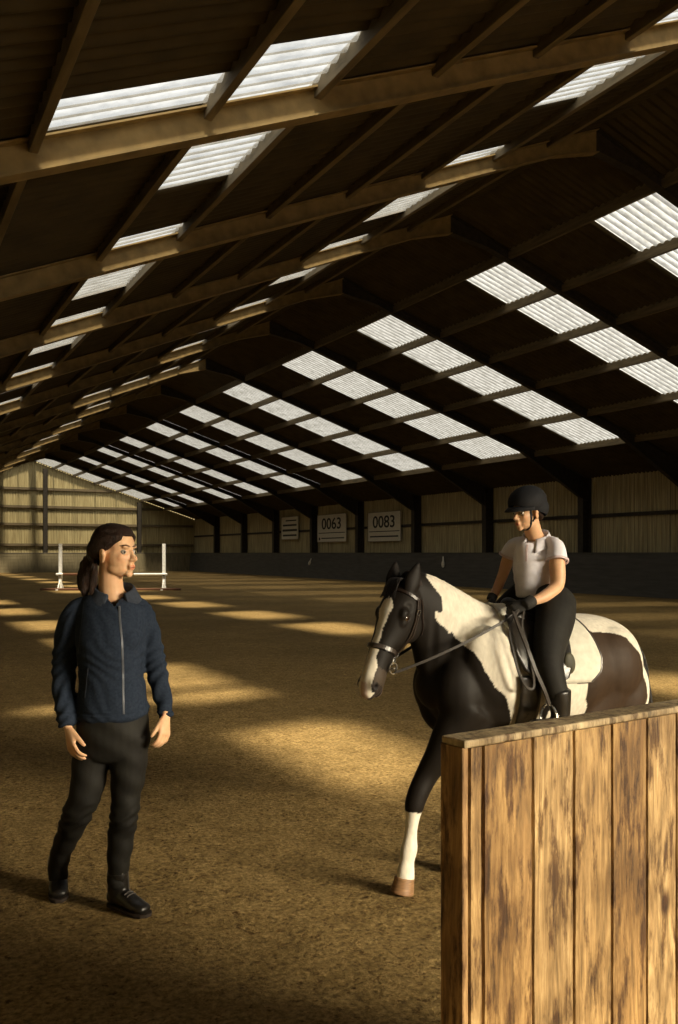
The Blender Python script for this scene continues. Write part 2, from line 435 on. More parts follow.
# near wall with a tall doorway (behind the viewer)
DX0, DX1, DH = 4.4, 11.2, 4.2
g = G()
def near_wall(x0, x1, z0f, z1f):
    g.add([(x0, ZN, z0f(x0)), (x1, ZN, z0f(x1)), (x1, ZN, z1f(x1)), (x0, ZN, z1f(x0))], [(0, 1, 2, 3)])
near_wall(XL, DX0, lambda x: 0, roof_h); near_wall(DX1, XR, lambda x: 0, roof_h); near_wall(XR, XE, lambda x: 0, roof_h)
near_wall(DX0, DX1, lambda x: DH, roof_h)
tag(obj('wall_near', g, m_clad), kind='structure')
for i, zz in enumerate((3.02,)):
    g = G(); g.box((0, 0, 0), (.06, ZF-ZN, .14))
    tag(obj('wall_rail', g, m_steel, loc=(XE-.06, (ZF+ZN)/2, zz)), 'long dark horizontal rail halfway up the right wall boarding', 'wall rail')
GZ = [HC+.67, HC+2.33, HC+3.75, HC+5.2]
for i, zz in enumerate(GZ):
    xl = max(XL+.1, (zz+.2-HC-2.9)/.41) ; xr = min(XE-.2, XR + (7.53-(zz+.2-HC))/.331)
    g = G(); g.box((0, 0, 0), (xr-xl, .12, .20))
    tag(obj('wall_rail', g, m_purl if i != 1 else m_purl, loc=((xl+xr)/2, ZF-.08, zz)), 'brown horizontal rail on the far gable wall, %s from the bottom' % ORD[i], 'wall rail', 'rails on the far gable wall')
for i, x in enumerate((4.9, 12.3, 20.0)):
    g = G(); h = roof_h(x) - .35
    g.box((0, 0, h/2), (.34, .03, h)); g.box((-.16, 0, h/2), (.02, .26, h)); g.box((.16, 0, h/2), (.02, .26, h))
    tag(obj('gable_post', g, m_steel if i != 5 else m_purl, loc=(x, ZF-.3, 0)), 'dark steel post against the far gable wall, %s from its left corner' % ORD[i], 'post', 'posts of the far gable wall')
# kickboards
def kick(name, P0, P1, nrm):
    P0, P1, nrm = Vector(P0), Vector(P1), Vector(nrm)
    g = G(); d = P1-P0
    g.prism([P0 + nrm*.32, P0 + nrm*.28, P0 + nrm*.0 + Vector((0, 0, HC-.03)), P0 + nrm*.06 + Vector((0, 0, HC-.03))], d)
    for q in range(1, 6):
        z = HC*q/6; o = .32 + (.06-.32)*z/(HC-.03)
        g.prism([P0+nrm*(o+.002)+Vector((0, 0, z)), P0+nrm*(o+.012)+Vector((0, 0, z)), P0+nrm*(o+.010)+Vector((0, 0, z+.015)), P0+nrm*(o)+Vector((0, 0, z+.015))], d)
    tag(obj(name, g, m_kick), kind='structure')
    g = G(); g.prism([P0 - nrm*.02 + Vector((0, 0, HC-.03)), P0+nrm*.09+Vector((0, 0, HC-.03)), P0+nrm*.09+Vector((0, 0, HC+.02)), P0-nrm*.02+Vector((0, 0, HC+.02))], d)
    return g
tag(obj('trim_1', kick('baseboard_right', (24.55, ZN, 0), (24.55, ZF-.5, 0), (-1, 0, 0)), m_kick), kind='structure')
tag(obj('trim_2', kick('baseboard_far', (XL+.4, ZF-.5, 0), (24.6, ZF-.5, 0), (0, -1, 0)), m_rail), kind='structure')
bpy.data.objects['baseboard_far'].data.materials[0] = mat('brown_gable_kickboard', (.20, .165, .095), .85, (.12, .10, .055), 3, stretch=(4, 1, .5))

# ---- boards with writing on the right wall
m_sign = mat('sun_bleached_sign_board', (.62, .60, .50), .6, (.52, .49, .40), 12)
m_ink = mat('dark_sign_paint', (.035, .035, .03), .7)
def text_mesh(name, body, size, m, parent, loc, width=None, ext=.004):
    cu = bpy.data.curves.new(name, 'FONT'); cu.body = body; cu.size = size; cu.extrude = ext; cu.offset = size*.012
    cu.align_x = 'CENTER'; cu.align_y = 'CENTER'
    t = bpy.data.objects.new(name, cu); COL.objects.link(t); bpy.context.view_layer.update()
    me = bpy.data.meshes.new_from_object(t.evaluated_get(bpy.context.evaluated_depsgraph_get()))
    bpy.data.objects.remove(t)
    a = coords(me)
    if width: a[:, 0] *= width/(a[:, 0].max()-a[:, 0].min())
    setco(me, a); me.materials.clear(); me.materials.append(m)
    o = bpy.data.objects.new(name, me); COL.objects.link(o); o.parent = parent; o.location = loc
    o.rotation_euler = (math.pi/2, 0, 0)
    return o
def wall_z(py, px):     # height of a photo row at the right wall plane
    d = FPX*24.9/(CS*(px+126.0)); return HC + (PY0-py)*d/FPX
def wall_y(px, X=24.9):
    d = FPX*X/(CS*(px+126.0)); return (d - X*SN)/CS
def sign(xa, xb, yt, yb, digits, label, rows, tilt=0.0):
    pm = (xa+xb)/2
    y0, y1 = wall_y(xb), wall_y(xa); w = y1-y0; zt, zb = wall_z(yt, pm), wall_z(yb, pm); h = zt-zb
    root = empty('sign_board', (24.9, (y0+y1)/2, zb), -math.pi/2, label, 'sign', 'boards on the right wall')
    # local frame: x along wall (reading direction), -y towards the hall
    g = G(); g.box((0, 0, h/2), (w, .03, h)); b = obj('panel', g, m_sign, root, bevel=.005)
    g = G(); e = .03
    for c, s in (((0, -.022, e/2), (w, .014, e)), ((0, -.022, h-e/2), (w, .014, e)), ((-w/2+e/2, -.022, h/2), (e, .014, h)), ((w/2-e/2, -.022, h/2), (e, .014, h))): g.box(c, s)
    obj('frame', g, m_rail, root)
    if digits:
        text_mesh('lettering', digits, h*.56, m_ink, root, (0, -.02, h*.64), w*.66)
    for z, ww, hh, x in rows:
        g = G(); g.box((x*w, -.020, z*h), (ww*w, .008, hh*h*.8))
        obj('text_line', g, m_ink, root)
    if tilt: root.rotation_euler = (0, tilt, -math.pi/2)
sign(368, 401, 511.5, 541.5, '0083', 'framed pale board reading 0083 on the right wall, nearest of the three boards', [(.34, .92, .035, 0), (.17, .86, .06, 0)])
sign(317.5, 346.5, 514, 542, '0063', 'framed pale board reading 0063, middle of the three boards on the right wall', [(.33, .9, .035, 0), (.14, .78, .05, .04), (.12, .05, .12, -.42)])
sign(281.5, 298.5, 516.5, 539.5, None, 'small pale notice board with dark bands of text, farthest board on the right wall', [(.82, .62, .07, .08), (.62, .8, .10, 0), (.40, .84, .12, 0), (.18, .8, .10, 0)])
# small white markers on the kickboard
m_white = mat('chalky_white_plastic', (.75, .73, .66), .5)
for px, py, lb in ((441, 561, 'small white marker on the kickboard behind the horse ears'), (308.5, 561, 'small tilted white marker low on the kickboard under the boards')):
    D = FPX*24.2/(CS*(px+126)); yy = (D-24.2*SN)/CS; z = HC + (PY0-py)*D/FPX
    g = G(); a, b = .10, .30
    g.tube([((0, 0, -.26), .07), ((0, 0, -.12), .085), ((0, 0, .02), .045), ((0, 0, .2), .028)], n=12)
    g.box((.06, 0, -.1), (.12, .03, .03))
    o = obj('arena_marker', g, m_white, smooth=True, loc=(24.32, yy, z)); tag(o, lb, 'marker', 'white markers on the kickboard')
    if px < 400: o.rotation_euler = (.7, 0, 0)

# ---- show jump far down the hall
m_jw = mat('white_jump_paint', (.92, .91, .86), .5)
m_jr = mat('faded_red_brown_pole', (.16, .07, .035), .6)
PA, PB = W(V(60.5, 590, 37.3)), W(V(164, 590, 37.3)); PA.z = PB.z = 0
dj = (PB-PA); Lj = dj.length; rz = math.atan2(dj.y, dj.x)
def jump_stand(P, label):
    root = empty('jump_stand', P, rz, label, 'jump stand', 'stands of the show jump')
    g = G(); g.box((0, 0, 1.0), (.13, .13, 1.92)); obj('upright', g, m_jw, root, bevel=.01)
    g = G(); g.box((0, 0, .03), (.10, 1.0, .06)); g.box((0, 0, .03), (.5, .10, .06))
    for s in (-1, 1): g.prism([(-.02, s*.05, .45), (-.02, s*.4, .06), (-.02, s*.33, .06), (-.02, s*.05, .36)], (.04, 0, 0))
    obj('foot', g, m_jw, root)
    g = G(); g.box((0, -.09, .62), (.08, .05, .03)); g.box((0, -.115, .65), (.08, .012, .06)); obj('pole_cup', g, m_steel, root)
jump_stand(PA, 'tall white jump stand at the left end of the far jump'); jump_stand(PB, 'tall white jump stand at the right end of the far jump')
def pole(name, za, zb, x0, x1, mats, label, yoff=-.09, r=.05):
    n = len(mats); root = empty(name, PA + Vector((0, 0, 0)), rz, label, 'pole')
    for i, (f0, f1, mm) in enumerate(mats):
        a, b = x0+(x1-x0)*f0, x0+(x1-x0)*f1
        g = G(); g.tube([((a, yoff, za+(zb-za)*f0), r), ((b, yoff, za+(zb-za)*f1), r)], n=12, cap=0)
        obj('painted_band', g, mm, root, smooth=False)
pole('jump_pole', .67, .67, -.15, Lj+.15, [(0, .06, m_jw), (.06, .32, m_jr), (.32, .36, m_jw), (.36, .7, m_jr), (.7, 1, m_jw)], 'red-brown and white pole hung between the far jump stands')
pole('ground_pole', .05, .05, -.7, Lj+.8, [(0, .3, m_jr), (.3, .6, m_jw), (.6, 1, m_jr)], 'weathered pole lying on the sand in front of the far jump', yoff=-.45)
# ============================================================ PEOPLE
m_skin = mat('skin', (.70, .43, .25), .45, (.63, .37, .21), 30, .08, 220, attr='Tint', sss=.08, bdist=.002)
m_hair = mat('dark_brown_hair', (.034, .017, .010), .45, (.008, .0045, .003), 40, 1.0, 90, stretch=(3.5, 3.5, .5), bdist=.006, spec=.15)
m_fleece = mat('navy_fleece', (.024, .033, .052), .95, (.014, .020, .033), 90, .5, 260, bdist=.002, spec=.1)
m_collar = mat('grey_blue_collar', (.036, .044, .062), .95, (.024, .03, .044), 60, .3, 200)
m_zip = mat('grey_zip', (.12, .13, .15), .4, metal=.4)
m_breech = mat('black_breeches', (.015, .014, .011), .7, (.009, .008, .007), 12, .15, 30, spec=.2)
m_boot = mat('black_boot_leather', (.014, .012, .010), .32, (.008, .007, .006), 20, .15, 40, spec=.5)
m_sole = mat('boot_sole', (.03, .02, .014), .8)
m_eye = mat('eye_white', (.42, .38, .33), .3, spec=.4)
m_iris = mat('dark_iris', (.03, .015, .008), .15, spec=.7)
m_lace = mat('boot_lace', (.10, .09, .08), .8)
m_polo = mat('pale_lilac_polo_knit', (.80, .78, .85), .85, (.70, .68, .75), 40, .3, 160, bdist=.003)
m_polo2 = mat('pink_shirt_trim', (.74, .60, .62), .8)
m_glove = mat('black_riding_glove', (.022, .020, .017), .75, (.012, .011, .01), 30, .3, 120)
m_helmet = mat('black_velvet_helmet', (.014, .015, .018), .75, (.008, .008, .010), 60, .15, 300, spec=.2)
m_hband = mat('helmet_piping', (.02, .02, .02), .4)

def head_frame(P, yaw, pitch=0.0, roll=0.0, s=1.0):
    """P eye-level centre; yaw turns the face from towards-the-viewer to picture right"""
    f = Vector((math.sin(yaw), -math.cos(yaw), 0)); up = Vector((0, 0, 1)); x = f.cross(up)
    R = Matrix((x, f, up)).transposed()
    R = R @ Matrix.Rotation(roll, 3, 'Y') @ Matrix.Rotation(pitch, 3, 'X')
    return lambda a, b, c: P + R @ (Vector((a, b, c))*s), R
def head_geo(g, P, yaw, s, pitch=0, roll=0, ears=(1, -1), neck_to=None, neck_r=.052):
    T, R = head_frame(P, yaw, pitch, roll, s)
    E = lambda c, r, q=None: g.ell(T(*c), [x*s for x in r], R if q is None else R @ q, 20, 14)
    E((0, -.018, .032), (.072, .090, .082))
    E((0, .030, .030), (.063, .054, .062))
    E((0, .024, -.028), (.0625, .066, .070))
    E((0, .034, -.066), (.050, .050, .042))
    E((0, .076, -.096), (.019, .016, .014))
    for q in (1, -1):
        E((q*.030, .056, -.024), (.025, .024, .026))
        E((q*.032, .030, -.070), (.022, .040, .028), Matrix.Rotation(q*.3, 3, 'Z'))
        E((q*.024, .079, .021), (.023, .012, .008))
    g.tube([(T(0, .080, .012), .009*s), (T(0, .093, -.010), .0095*s), (T(0, .108, -.030), .012*s)], n=14, sub=3)
    E((0, .107, -.032), (.0115, .011, .010))
    for q in (1, -1): E((q*.011, .097, -.035), (.008, .010, .008))
    E((0, .088, -.052), (.017, .010, .012))
    E((0, .094, -.0615), (.022, .009, .0062)); E((0, .0915, -.0715), (.019, .0085, .0065))
    E((0, .080, -.084), (.018, .012, .012))
    for q in ears:
        E((q*.074, -.006, -.020), (.009, .021, .033), Matrix.Rotation(q*-.35, 3, 'Z') @ Matrix.Rotation(-.2, 3, 'X'))
        E((q*.077, -.008, -.004), (.010, .022, .018), Matrix.Rotation(q*-.5, 3, 'Z'))
    if neck_to is not None:
        g.tube([(T(0, -.012, -.045), neck_r*s*1.02, neck_r*s*1.1), (T(0, -.022, -.09), neck_r*s*.95, neck_r*s), (neck_to*.5 + T(0, -.03, -.13)*.5, neck_r*s, neck_r*s), (neck_to, neck_r*s*1.25, neck_r*s*1.15)], n=20, side=(1, 0, 0))
    return T, R
def head_finish(o, T, R, s, base):
    me = o.data; L = lambda a, b, c: T(a, b, c) - base
    for q in (1, -1):
        push(me, L(q*.033, .084, .000), .021*s, R @ Vector((0, -.010*s, 0)))
        push(me, L(q*.020, .088, .002), .012*s, R @ Vector((0, -.004*s, 0)))
        push(me, L(q*.078, -.002, -.010), .010*s, R @ Vector((-q*.006*s, 0, 0)))
    push(me, L(0, .104, -.0665), .009*s, R @ Vector((0, -.004*s, 0)))
    spots = []
    for q in (1, -1):
        for t in range(7):
            a = t/6; spots.append((L(q*(.014+.034*a), .090-.014*a*a-.006*a, .0225+.006*math.sin(a*2.6)), (.0065*s, .012*s, .0032*s), (.16, .12, .10)))
        spots.append((L(q*.038, .068, -.03), (.022*s, .03*s, .02*s), (1.02, .94, .92)))
        spots.append((L(q*.033, .084, .0045), (.017*s, .012*s, .0026*s), (.22, .15, .12)))
    spots.append((L(0, .097, -.0615), (.023*s, .016*s, .0058*s), (.86, .55, .52)))
    spots.append((L(0, .095, -.0715), (.020*s, .016*s, .0062*s), (.90, .60, .56)))
    spots.append((L(0, .104, -.0665), (.021*s, .02*s, .0016*s), (.35, .15, .15)))
    return spots
def eyes(parent, T, R, s, base):
    for q in (1, -1):
        c = T(q*.032, .0705, -.001) - base
        g = G(); g.ell(c, [.0118*s]*3, R, 16, 12)
        e = obj('eye', g, m_eye, parent, smooth=True)
        g = G(); g.ell(c + R @ Vector((q*.002*s, .0072*s, 0)), (.0066*s, .0054*s, .0066*s), R, 14, 10)
        obj('iris', g, m_iris, e, smooth=True)

def hand(g, wrist, d, nrm, thumb, L=.18, curl=(.25, .35, .3), spread=.10, tcurl=.35, tang=.75):
    """d: towards the fingers, nrm: back of the hand, thumb: side the thumb sits on"""
    d = Vector(d).normalized(); nrm = Vector(nrm); nrm = (nrm - d*nrm.dot(d)).normalized()
    t = d.cross(nrm); 
    if t.dot(Vector(thumb)) < 0: t = -t
    k = L/.18
    P = lambda a, b, c: wrist + d*(a*k) + t*(b*k) + nrm*(c*k)
    g.tube([(P(-.02, 0, 0), .022*k, .017*k), (P(.01, 0, 0), .025*k, .016*k), (P(.05, .002, 0), .036*k, .014*k), (P(.085, .001, 0), .039*k, .012*k)], n=16, side=t, sub=3, cap=.6)
    fl = [(.030, .075, .0082), (.0105, .083, .0086), (-.010, .077, .0082), (-.029, .060, .0072)]
    for i, (off, ln, r) in enumerate(fl):
        p = P(.083 - (.006 if i == 3 else 0), off, 0); seg = [ln*.46, ln*.30, ln*.24]
        a = 0; dd = (d + t*(off*spread/.03)).normalized(); st = [(p - dd*.02*k, r*k), (p, r*1.05*k)]
        for sgm, cu in zip(seg, curl):
            a += cu; dv = dd*math.cos(a) - nrm*math.sin(a); p = p + dv*(sgm*k); st.append((p, r*k*(1 if sgm != seg[-1] else .82)))
        g.tube(st, n=10, side=t, sub=2, cap=.9)
    p = P(.018, .022, -.004); dv = (d*math.cos(tang) + t*math.sin(tang) - nrm*.25).normalized(); st = [(p - dv*.012*k, .013*k), (p, .013*k)]
    p = p + dv*.040*k; st.append((p, .0115*k)); dv = (dv + d*tcurl - nrm*tcurl*.5).normalized(); p = p + dv*.030*k; st.append((p, .0105*k))
    dv = (dv + d*tcurl - nrm*tcurl).normalized(); p = p + dv*.022*k; st.append((p, .0085*k))
    g.tube(st, n=10, sub=2, cap=.9)

def cast(bv, px, py, base, dmax=12, off=0.0):
    """the point of a surface seen along the photo ray px,py, in the object's own frame"""
    o = Vector((0, 0, HC)) - base; d = V(px, py, 1.0) - Vector((0, 0, HC)); d.normalize()
    h = bv.ray_cast(o, d, dmax)
    if h[0] is None: return None, None
    n = h[1] if h[1].dot(d) < 0 else -h[1]
    return h[0] + n*off, n
def seam(name, bv, base, pxs, m, parent, width, thick, off=-.001, n=14):
    pts = []; nr = []
    for i in range(len(pxs)-1):
        for k in range(n):
            t = k/n; x = pxs[i][0]*(1-t)+pxs[i+1][0]*t; y = pxs[i][1]*(1-t)+pxs[i+1][1]*t
            a, b = cast(bv, x, y, base, off=off)
            if a is not None: pts.append(a); nr.append(b)
    if len(pts) < 3: return None
    # smooth
    for _ in range(3):
        pts = [pts[0]] + [(pts[i-1]+pts[i]*2+pts[i+1])/4 for i in range(1, len(pts)-1)] + [pts[-1]]
    g = G(); g.strip(pts, nr, width, thick); return obj(name, g, m, parent)

# ------------------------------------------------------------ the woman on foot
def woman():
    D0 = 3.88; base = V(108, 909, D0); base.z = 0
    ps = D0/FPX
    S = lambda px, py, hw, dd=0.0, r2=None: (V(px, py, D0+dd) - base, hw*ps, r2 if r2 else hw*ps)
    g = G(); off = []
    hp = V(115.2, 551.5, D0)
    gg = G(); T, R = head_geo(gg, hp, math.radians(64), 1.02, pitch=-.02, neck_to=V(113, 598, D0+.03), neck_r=.054)
    # body under the clothes
    gg.tube([(V(113, 602, D0+.04), .09, .035), (V(111, 625, D0+.01), .11, .06), (V(112, 670, D0), .10, .06), (V(113, 715, D0), .12, .07), (V(113, 735, D0), .12, .06)], side=(1, 0, 0), n=20)
    gg.tube([(V(95, 612, D0+.03), .035), (V(76, 614, D0+.01), .032), (V(65, 664, D0+.04), .026), (V(67.5, 724, D0-.07), .023)], n=14)
    gg.tube([(V(130, 612, D0+.04), .035), (V(143, 614, D0+.05), .030), (V(155, 663, D0+.07), .026), (V(166, 716, D0-.02), .021)], n=14)
    gg.tube([(V(97, 732, D0), .055), (V(87, 785, D0-.02), .045), (V(76, 815, D0-.03), .034), (V(61, 851, D0+.10), .026), (V(57.8, 880, D0+.18), .024)], n=14)
    gg.tube([(V(129, 732, D0), .055), (V(127, 785, D0), .045), (V(124, 815, D0-.02), .034), (V(119.5, 852, D0), .026), (V(117.8, 885, D0+.01), .024)], n=14)
    hand(gg, V(68.5, 729, D0-.07), V(73, 757, D0-.12)-V(68.5, 729, D0-.07), Vector((-.75, -.62, .1)), Vector((1, -.5, 0)), L=.175, curl=(.35, .45, .35), spread=.05, tang=.5)
    hand(gg, V(166, 717, D0-.03), V(164, 744, D0-.08)-V(166, 717, D0-.03), Vector((.85, -.5, .1)), Vector((-1, -.55, 0)), L=.165, curl=(.4, .5, .4), spread=.04, tang=.45)
    gg.v = [tuple(Vector(v) - base) for v in gg.v]
    o = fuse('person', gg, m_skin, .0042, 6, loc=W(base), rotz=-TH)
    paint(o.data, 'Tint', (1, 1, 1), head_finish(o, T, R, 1.02, base))
    tag(o, 'woman standing in a navy fleece jacket, black breeches and short boots, looking towards the horse', 'person')
    eyes(o, T, R, 1.02, base)
    # hair: drawn back over the crown into a low ponytail
    h = G(); E = lambda c, r, q=None: h.ell(T(*c)-base, r, R if q is None else R @ q, 24, 16)
    h.tube([(T(0, .066, .074)-base, .040, .012), (T(0, .035, .090)-base, .060, .026), (T(0, -.03, .072)-base, .076, .054), (T(0, -.066, .030)-base, .074, .050), (T(0, -.080, -.02)-base, .058, .040)], n=24, side=R @ Vector((1, 0, 0)))
    for q in (1, -1):
        h.tube([(T(q*.045, .055, .064)-base, .016, .020), (T(q*.064, .018, .048)-base, .017, .034), (T(q*.069, -.030, .030)-base, .018, .046), (T(q*.062, -.070, -.005)-base, .022, .040), (T(q*.025, -.098, -.030)-base, .025, .030)], n=16, side=R @ Vector((1, 0, 0)))
        h.tube([(T(q*.058, .036, .046)-base, .010, .014), (T(q*.069, .014, .020)-base, .009, .015), (T(q*.075, -.012, .016)-base, .012, .014), (T(q*.070, -.04, -.01)-base, .016, .02), (T(q*.045, -.08, -.03)-base, .02, .02)], n=12, side=R @ Vector((1, 0, 0)))
    E((0, -.095, -.020), (.045, .035, .045))
    hair = fuse('hair', h, m_hair, .0042, 4, parent=o)
    h = G()
    P0 = V(93, 556, D0-.01)
    h.tube([(P0-base, .022, .022), (V(87.5, 563, D0+.02)-base, .028, .030), (V(85.5, 574, D0+.03)-base, .033, .032), (V(84.5, 585, D0+.03)-base, .029, .028), (V(85, 593, D0+.02)-base, .017, .018), (V(86, 598, D0+.01)-base, .006, .006)], n=20, side=(1, 0, 0))
    h.tube([(V(93, 560, D0-.03)-base, .012), (V(94, 573, D0-.05)-base, .016), (V(93, 586, D0-.06)-base, .014), (V(91, 594, D0-.06)-base, .007)], n=12)
    pt = fuse('ponytail', h, m_hair, .0045, 2, parent=hair)
    a = coords(pt.data); 
    a[:, 0] += .0025*np.sin(a[:, 0]*330+a[:, 2]*22); a[:, 1] += .0025*np.sin(a[:, 1]*290+a[:, 2]*25); setco(pt.data, a)
    h = G(); c = V(92, 557, D0-.01)-base; h.tube([(c+Vector((.006, 0, .004)), .029, .026), (c+Vector((-.008, 0, -.004)), .029, .026)], n=18, side=(0, 1, 0), cap=.3); obj('hair_tie', h, m_boot, hair, smooth=True)
    # jacket
    j = G()
    def st(px, py, hw, dep, dd=0.0): return (V(px, py, D0+dd)-base, hw*ps, dep)
    j.tube([st(113.5, 596, 13.5, .055, .035), st(112.5, 600, 24, .074, .03), st(111, 607, 33.5, .096, .02), st(110.5, 622, 34.5, .112), st(110.5, 645, 33.5, .128, -.01), st(111, 668, 32, .118), st(112, 690, 33, .120), st(113, 708, 35.5, .130), st(113.5, 716, 35.5, .128)], n=32, side=(1, -.12, 0), cap=.25, exp=.9)
    j.ell(V(98, 640, D0-.085)-base, (.060, .045, .062)); j.ell(V(126, 640, D0-.075)-base, (.060, .045, .062))
    j.tube([(V(88, 606, D0+.02)-base, .040, .050), (V(76.5, 614, D0+.01)-base, .055, .060), (V(68.5, 637, D0+.02)-base, .055, .060), (V(64.5, 664, D0+.04)-base, .050, .055), (V(64, 690, D0)-base, .046, .050), (V(66, 712, D0-.05)-base, .041, .045), (V(67.5, 725, D0-.07)-base, .037, .040)], n=22, cap=.3)
    j.tube([(V(131, 605, D0+.04)-base, .036, .048), (V(141, 613, D0+.05)-base, .048, .056), (V(148.5, 637, D0+.06)-base, .046, .056), (V(155, 663, D0+.07)-base, .042, .050), (V(160.5, 688, D0+.03)-base, .037, .044), (V(164.5, 706, D0)-base, .031, .036), (V(166, 716, D0-.02)-base, .029, .034)], n=22, cap=.3)
    jk = fuse('jacket', j, m_fleece, .006, 5, parent=o)
    a = coords(jk.data)
    n = np.empty(len(a)*3); jk.data.vertices.foreach_get('normal', n); n = n.reshape(-1, 3)
    zz = a[:, 2]; xx = a[:, 0]
    fold = .0035*np.sin(zz*95 + 7*np.sin(xx*16) + 3*np.sin(zz*23)) * (0.35 + .65*(np.abs(xx) > .15))
    fold *= np.clip((1.42-zz)/.2, .15, 1)
    hem = (np.abs(zz - (V(113, 710, D0)-base).z) < .004)*-.004
    a += n*(fold+hem)[:, None]; setco(jk.data, a)
    # open neck: a small V below the throat
    bm = bmesh.new(); bm.from_mesh(jk.data); vt = V(119.5, 604.5, D0)-base; dl = []
    for v in bm.verts:
        if v.co.z > vt.z and v.co.y < .02 and abs(v.co.x - vt.x + (v.co.z-vt.z)*.25) < (v.co.z-vt.z)*.75: dl.append(v)
    bmesh.ops.delete(bm, geom=dl, context='VERTS'); bm.to_mesh(jk.data); bm.free()
    bv = bvh_of(jk)
    z = seam('zip', bv, base, [(119.3, 606), (120, 620), (122, 640), (123, 665), (123.3, 690), (123.8, 716)], m_zip, jk, .010, .003)
    seam('pocket_seam', bv, base, [(88, 668), (84.5, 700)], m_collar, jk, .004, .002)
    seam('shoulder_seam', bv, base, [(84, 601), (82, 618), (80, 636), (78, 655)], m_collar, jk, .003, .0015)
    g2 = G(); p, nn = cast(bv, 119.4, 609, base, off=.004); g2.box(p, (.008, .006, .022)); obj('zip_pull', g2, m_zip, jk, bevel=.002)
    # turned-down collar
    c = G(); n_ = 40; C0 = V(114.5, 592, D0+.012)-base; vs = []
    for i in range(n_+1):
        a_ = math.radians(-48 + 310*i/n_); # opening towards the front right of the picture
        ang = a_
        fr = min(i, n_-i)/(n_/2); 
        ex = math.cos(ang); ey = math.sin(ang)
        ri, ro = .063, .102
        drop = -.022 - .034*(1-fr)**2
        top = .030*min(1, fr*1.6+.0) + .004
        rx = 1.0
        for rr, zz_ in ((ri, -.02), (ri+.002, top*.6), (ri+.010, top), (ri+.016, top-.004), (ro+.010*(1-fr), drop), (ro-.004, drop-.006), (ri+.008, -.018)):
            vs.append(C0 + Vector((ex*rr*1.12, ey*rr*.92, zz_ + .010*ey)))
    m7 = 7; fs = []
    for i in range(n_):
        for k in range(m7): fs.append((i*m7+k, i*m7+(k+1) % m7, (i+1)*m7+(k+1) % m7, (i+1)*m7+k))
    fs += [tuple(range(m7))[::-1], tuple(range(n_*m7, (n_+1)*m7))]
    c.add(vs, fs); 
    co_ = fuse('collar', c, m_collar, .004, 3, parent=jk)
    # breeches
    t = G()
    t.tube([st(113, 706, 32, .115), st(113, 720, 35.5, .122), st(113, 738, 37, .125), st(113, 752, 35, .11)], n=28, side=(1, 0, 0), cap=.4)
    t.tube([st(95.5, 732, 18.5, .100), st(92, 755, 18.6, .092), st(89, 775, 17.6, .082, -.01), st(85.5, 794, 15.8, .072, -.03), st(77, 814, 14.6, .064, -.03), st(70, 831, 12.6, .060, .02), st(61.5, 851, 10.8, .052, .10), st(58, 868, 10.2, .047, .17), st(58, 876, 10.2, .047, .18)], n=22, side=(1, 0, 0))
    t.tube([st(131, 732, 18.5, .100), st(129, 755, 18.6, .092), st(128, 775, 17.6, .082), st(126, 795, 14.8, .070), st(124.5, 814, 14, .064, -.02), st(121.5, 833, 13.3, .062), st(119.5, 852, 12.3, .055), st(117.8, 873, 10.2, .046, .01), st(117.6, 880, 10.3, .047, .01)], n=22, side=(1, 0, 0))
    tr = fuse('breeches', t, m_breech, .006, 5, parent=o)
    a = coords(tr.data); n = np.empty(len(a)*3); tr.data.vertices.foreach_get('normal', n); n = n.reshape(-1, 3)
    kn = (V(0, 815, D0)-base).z
    a += n*(.0035*np.sin(a[:, 2]*150+3*np.sin(a[:, 0]*30))*np.exp(-((a[:, 2]-kn)/.06)**2) + .002*np.sin(a[:, 2]*60+a[:, 0]*40))[:, None]; setco(tr.data, a)
    # boots
    def boot(ax, ay, ad, heel, toe, hr):
        heel, toe = Vector(heel), Vector(toe); d = (toe-heel); Ln = d.length; d.normalize(); sd = Vector((d.y, -d.x, 0))
        P = lambda t_, z, s_=0: heel + d*(t_*Ln) + sd*s_ + Vector((0, 0, z))
        b = G(); an = V(ax, ay, ad)-base
        b.tube([(an, hr*1.05, hr*1.15), (an*.5+P(.22, .13)*.5, hr*1.0, hr*1.12), (P(.22, .12), hr*.98, hr*1.15), (P(.2, .07), hr*.95, hr*1.1), (P(.17, .035), .034, .040)], n=20, side=sd)
        b.tube([(P(.10, .045), .033, .036), (P(.3, .05), .037, .042), (P(.5, .045), .041, .036), (P(.7, .034), .044, .026), (P(.86, .030), .038, .022)], n=20, side=sd)
        bt = fuse('boot', b, m_boot, .005, 4, parent=o)
        s_ = G(); poly = []
        for t_, w_ in ((0, .018), (.04, .030), (.2, .034), (.4, .033), (.62, .044), (.8, .044), (.93, .034), (1.0, .014)): poly.append(P(t_, 0.0, w_))
        for t_, w_ in ((1.0, -.014), (.93, -.034), (.8, -.044), (.62, -.044), (.4, -.033), (.2, -.034), (.04, -.030), (0, -.018)): poly.append(P(t_, 0.0, w_))
        s_.prism(poly, (0, 0, .016)); obj('sole', s_, m_sole, bt, bevel=.003)
        bvb = bvh_of(bt)
        for q in range(5):
            t_ = .28+.07*q; pts = []; nr = []
            for w_ in (-.024, -.016, -.008, 0, .008, .016, .024):
                h_ = bvb.ray_cast(P(t_, .25, w_), Vector((0, 0, -1)))
                if h_[0]: pts.append(h_[0]+h_[1]*.001); nr.append(h_[1])
            if len(pts) > 3:
                l_ = G(); l_.strip(pts, nr, .005, .003); obj('lace', l_, m_lace, bt)
    hl = V(110, 900, 3.93); hl.z = 0; tl = V(149, 912, 3.79); tl.z = 0
    boot(117.8, 873, D0+.01, hl-base, tl-base, .044)
    hl = V(58.5, 900, 4.17); hl.z = .022; tl = V(58.5, 905, 3.94); tl.z = 0
    boot(57.8, 862, D0+.17, hl-base, tl-base, .044)
    # stance: bring the boot heights to the ground
    return o
woman()
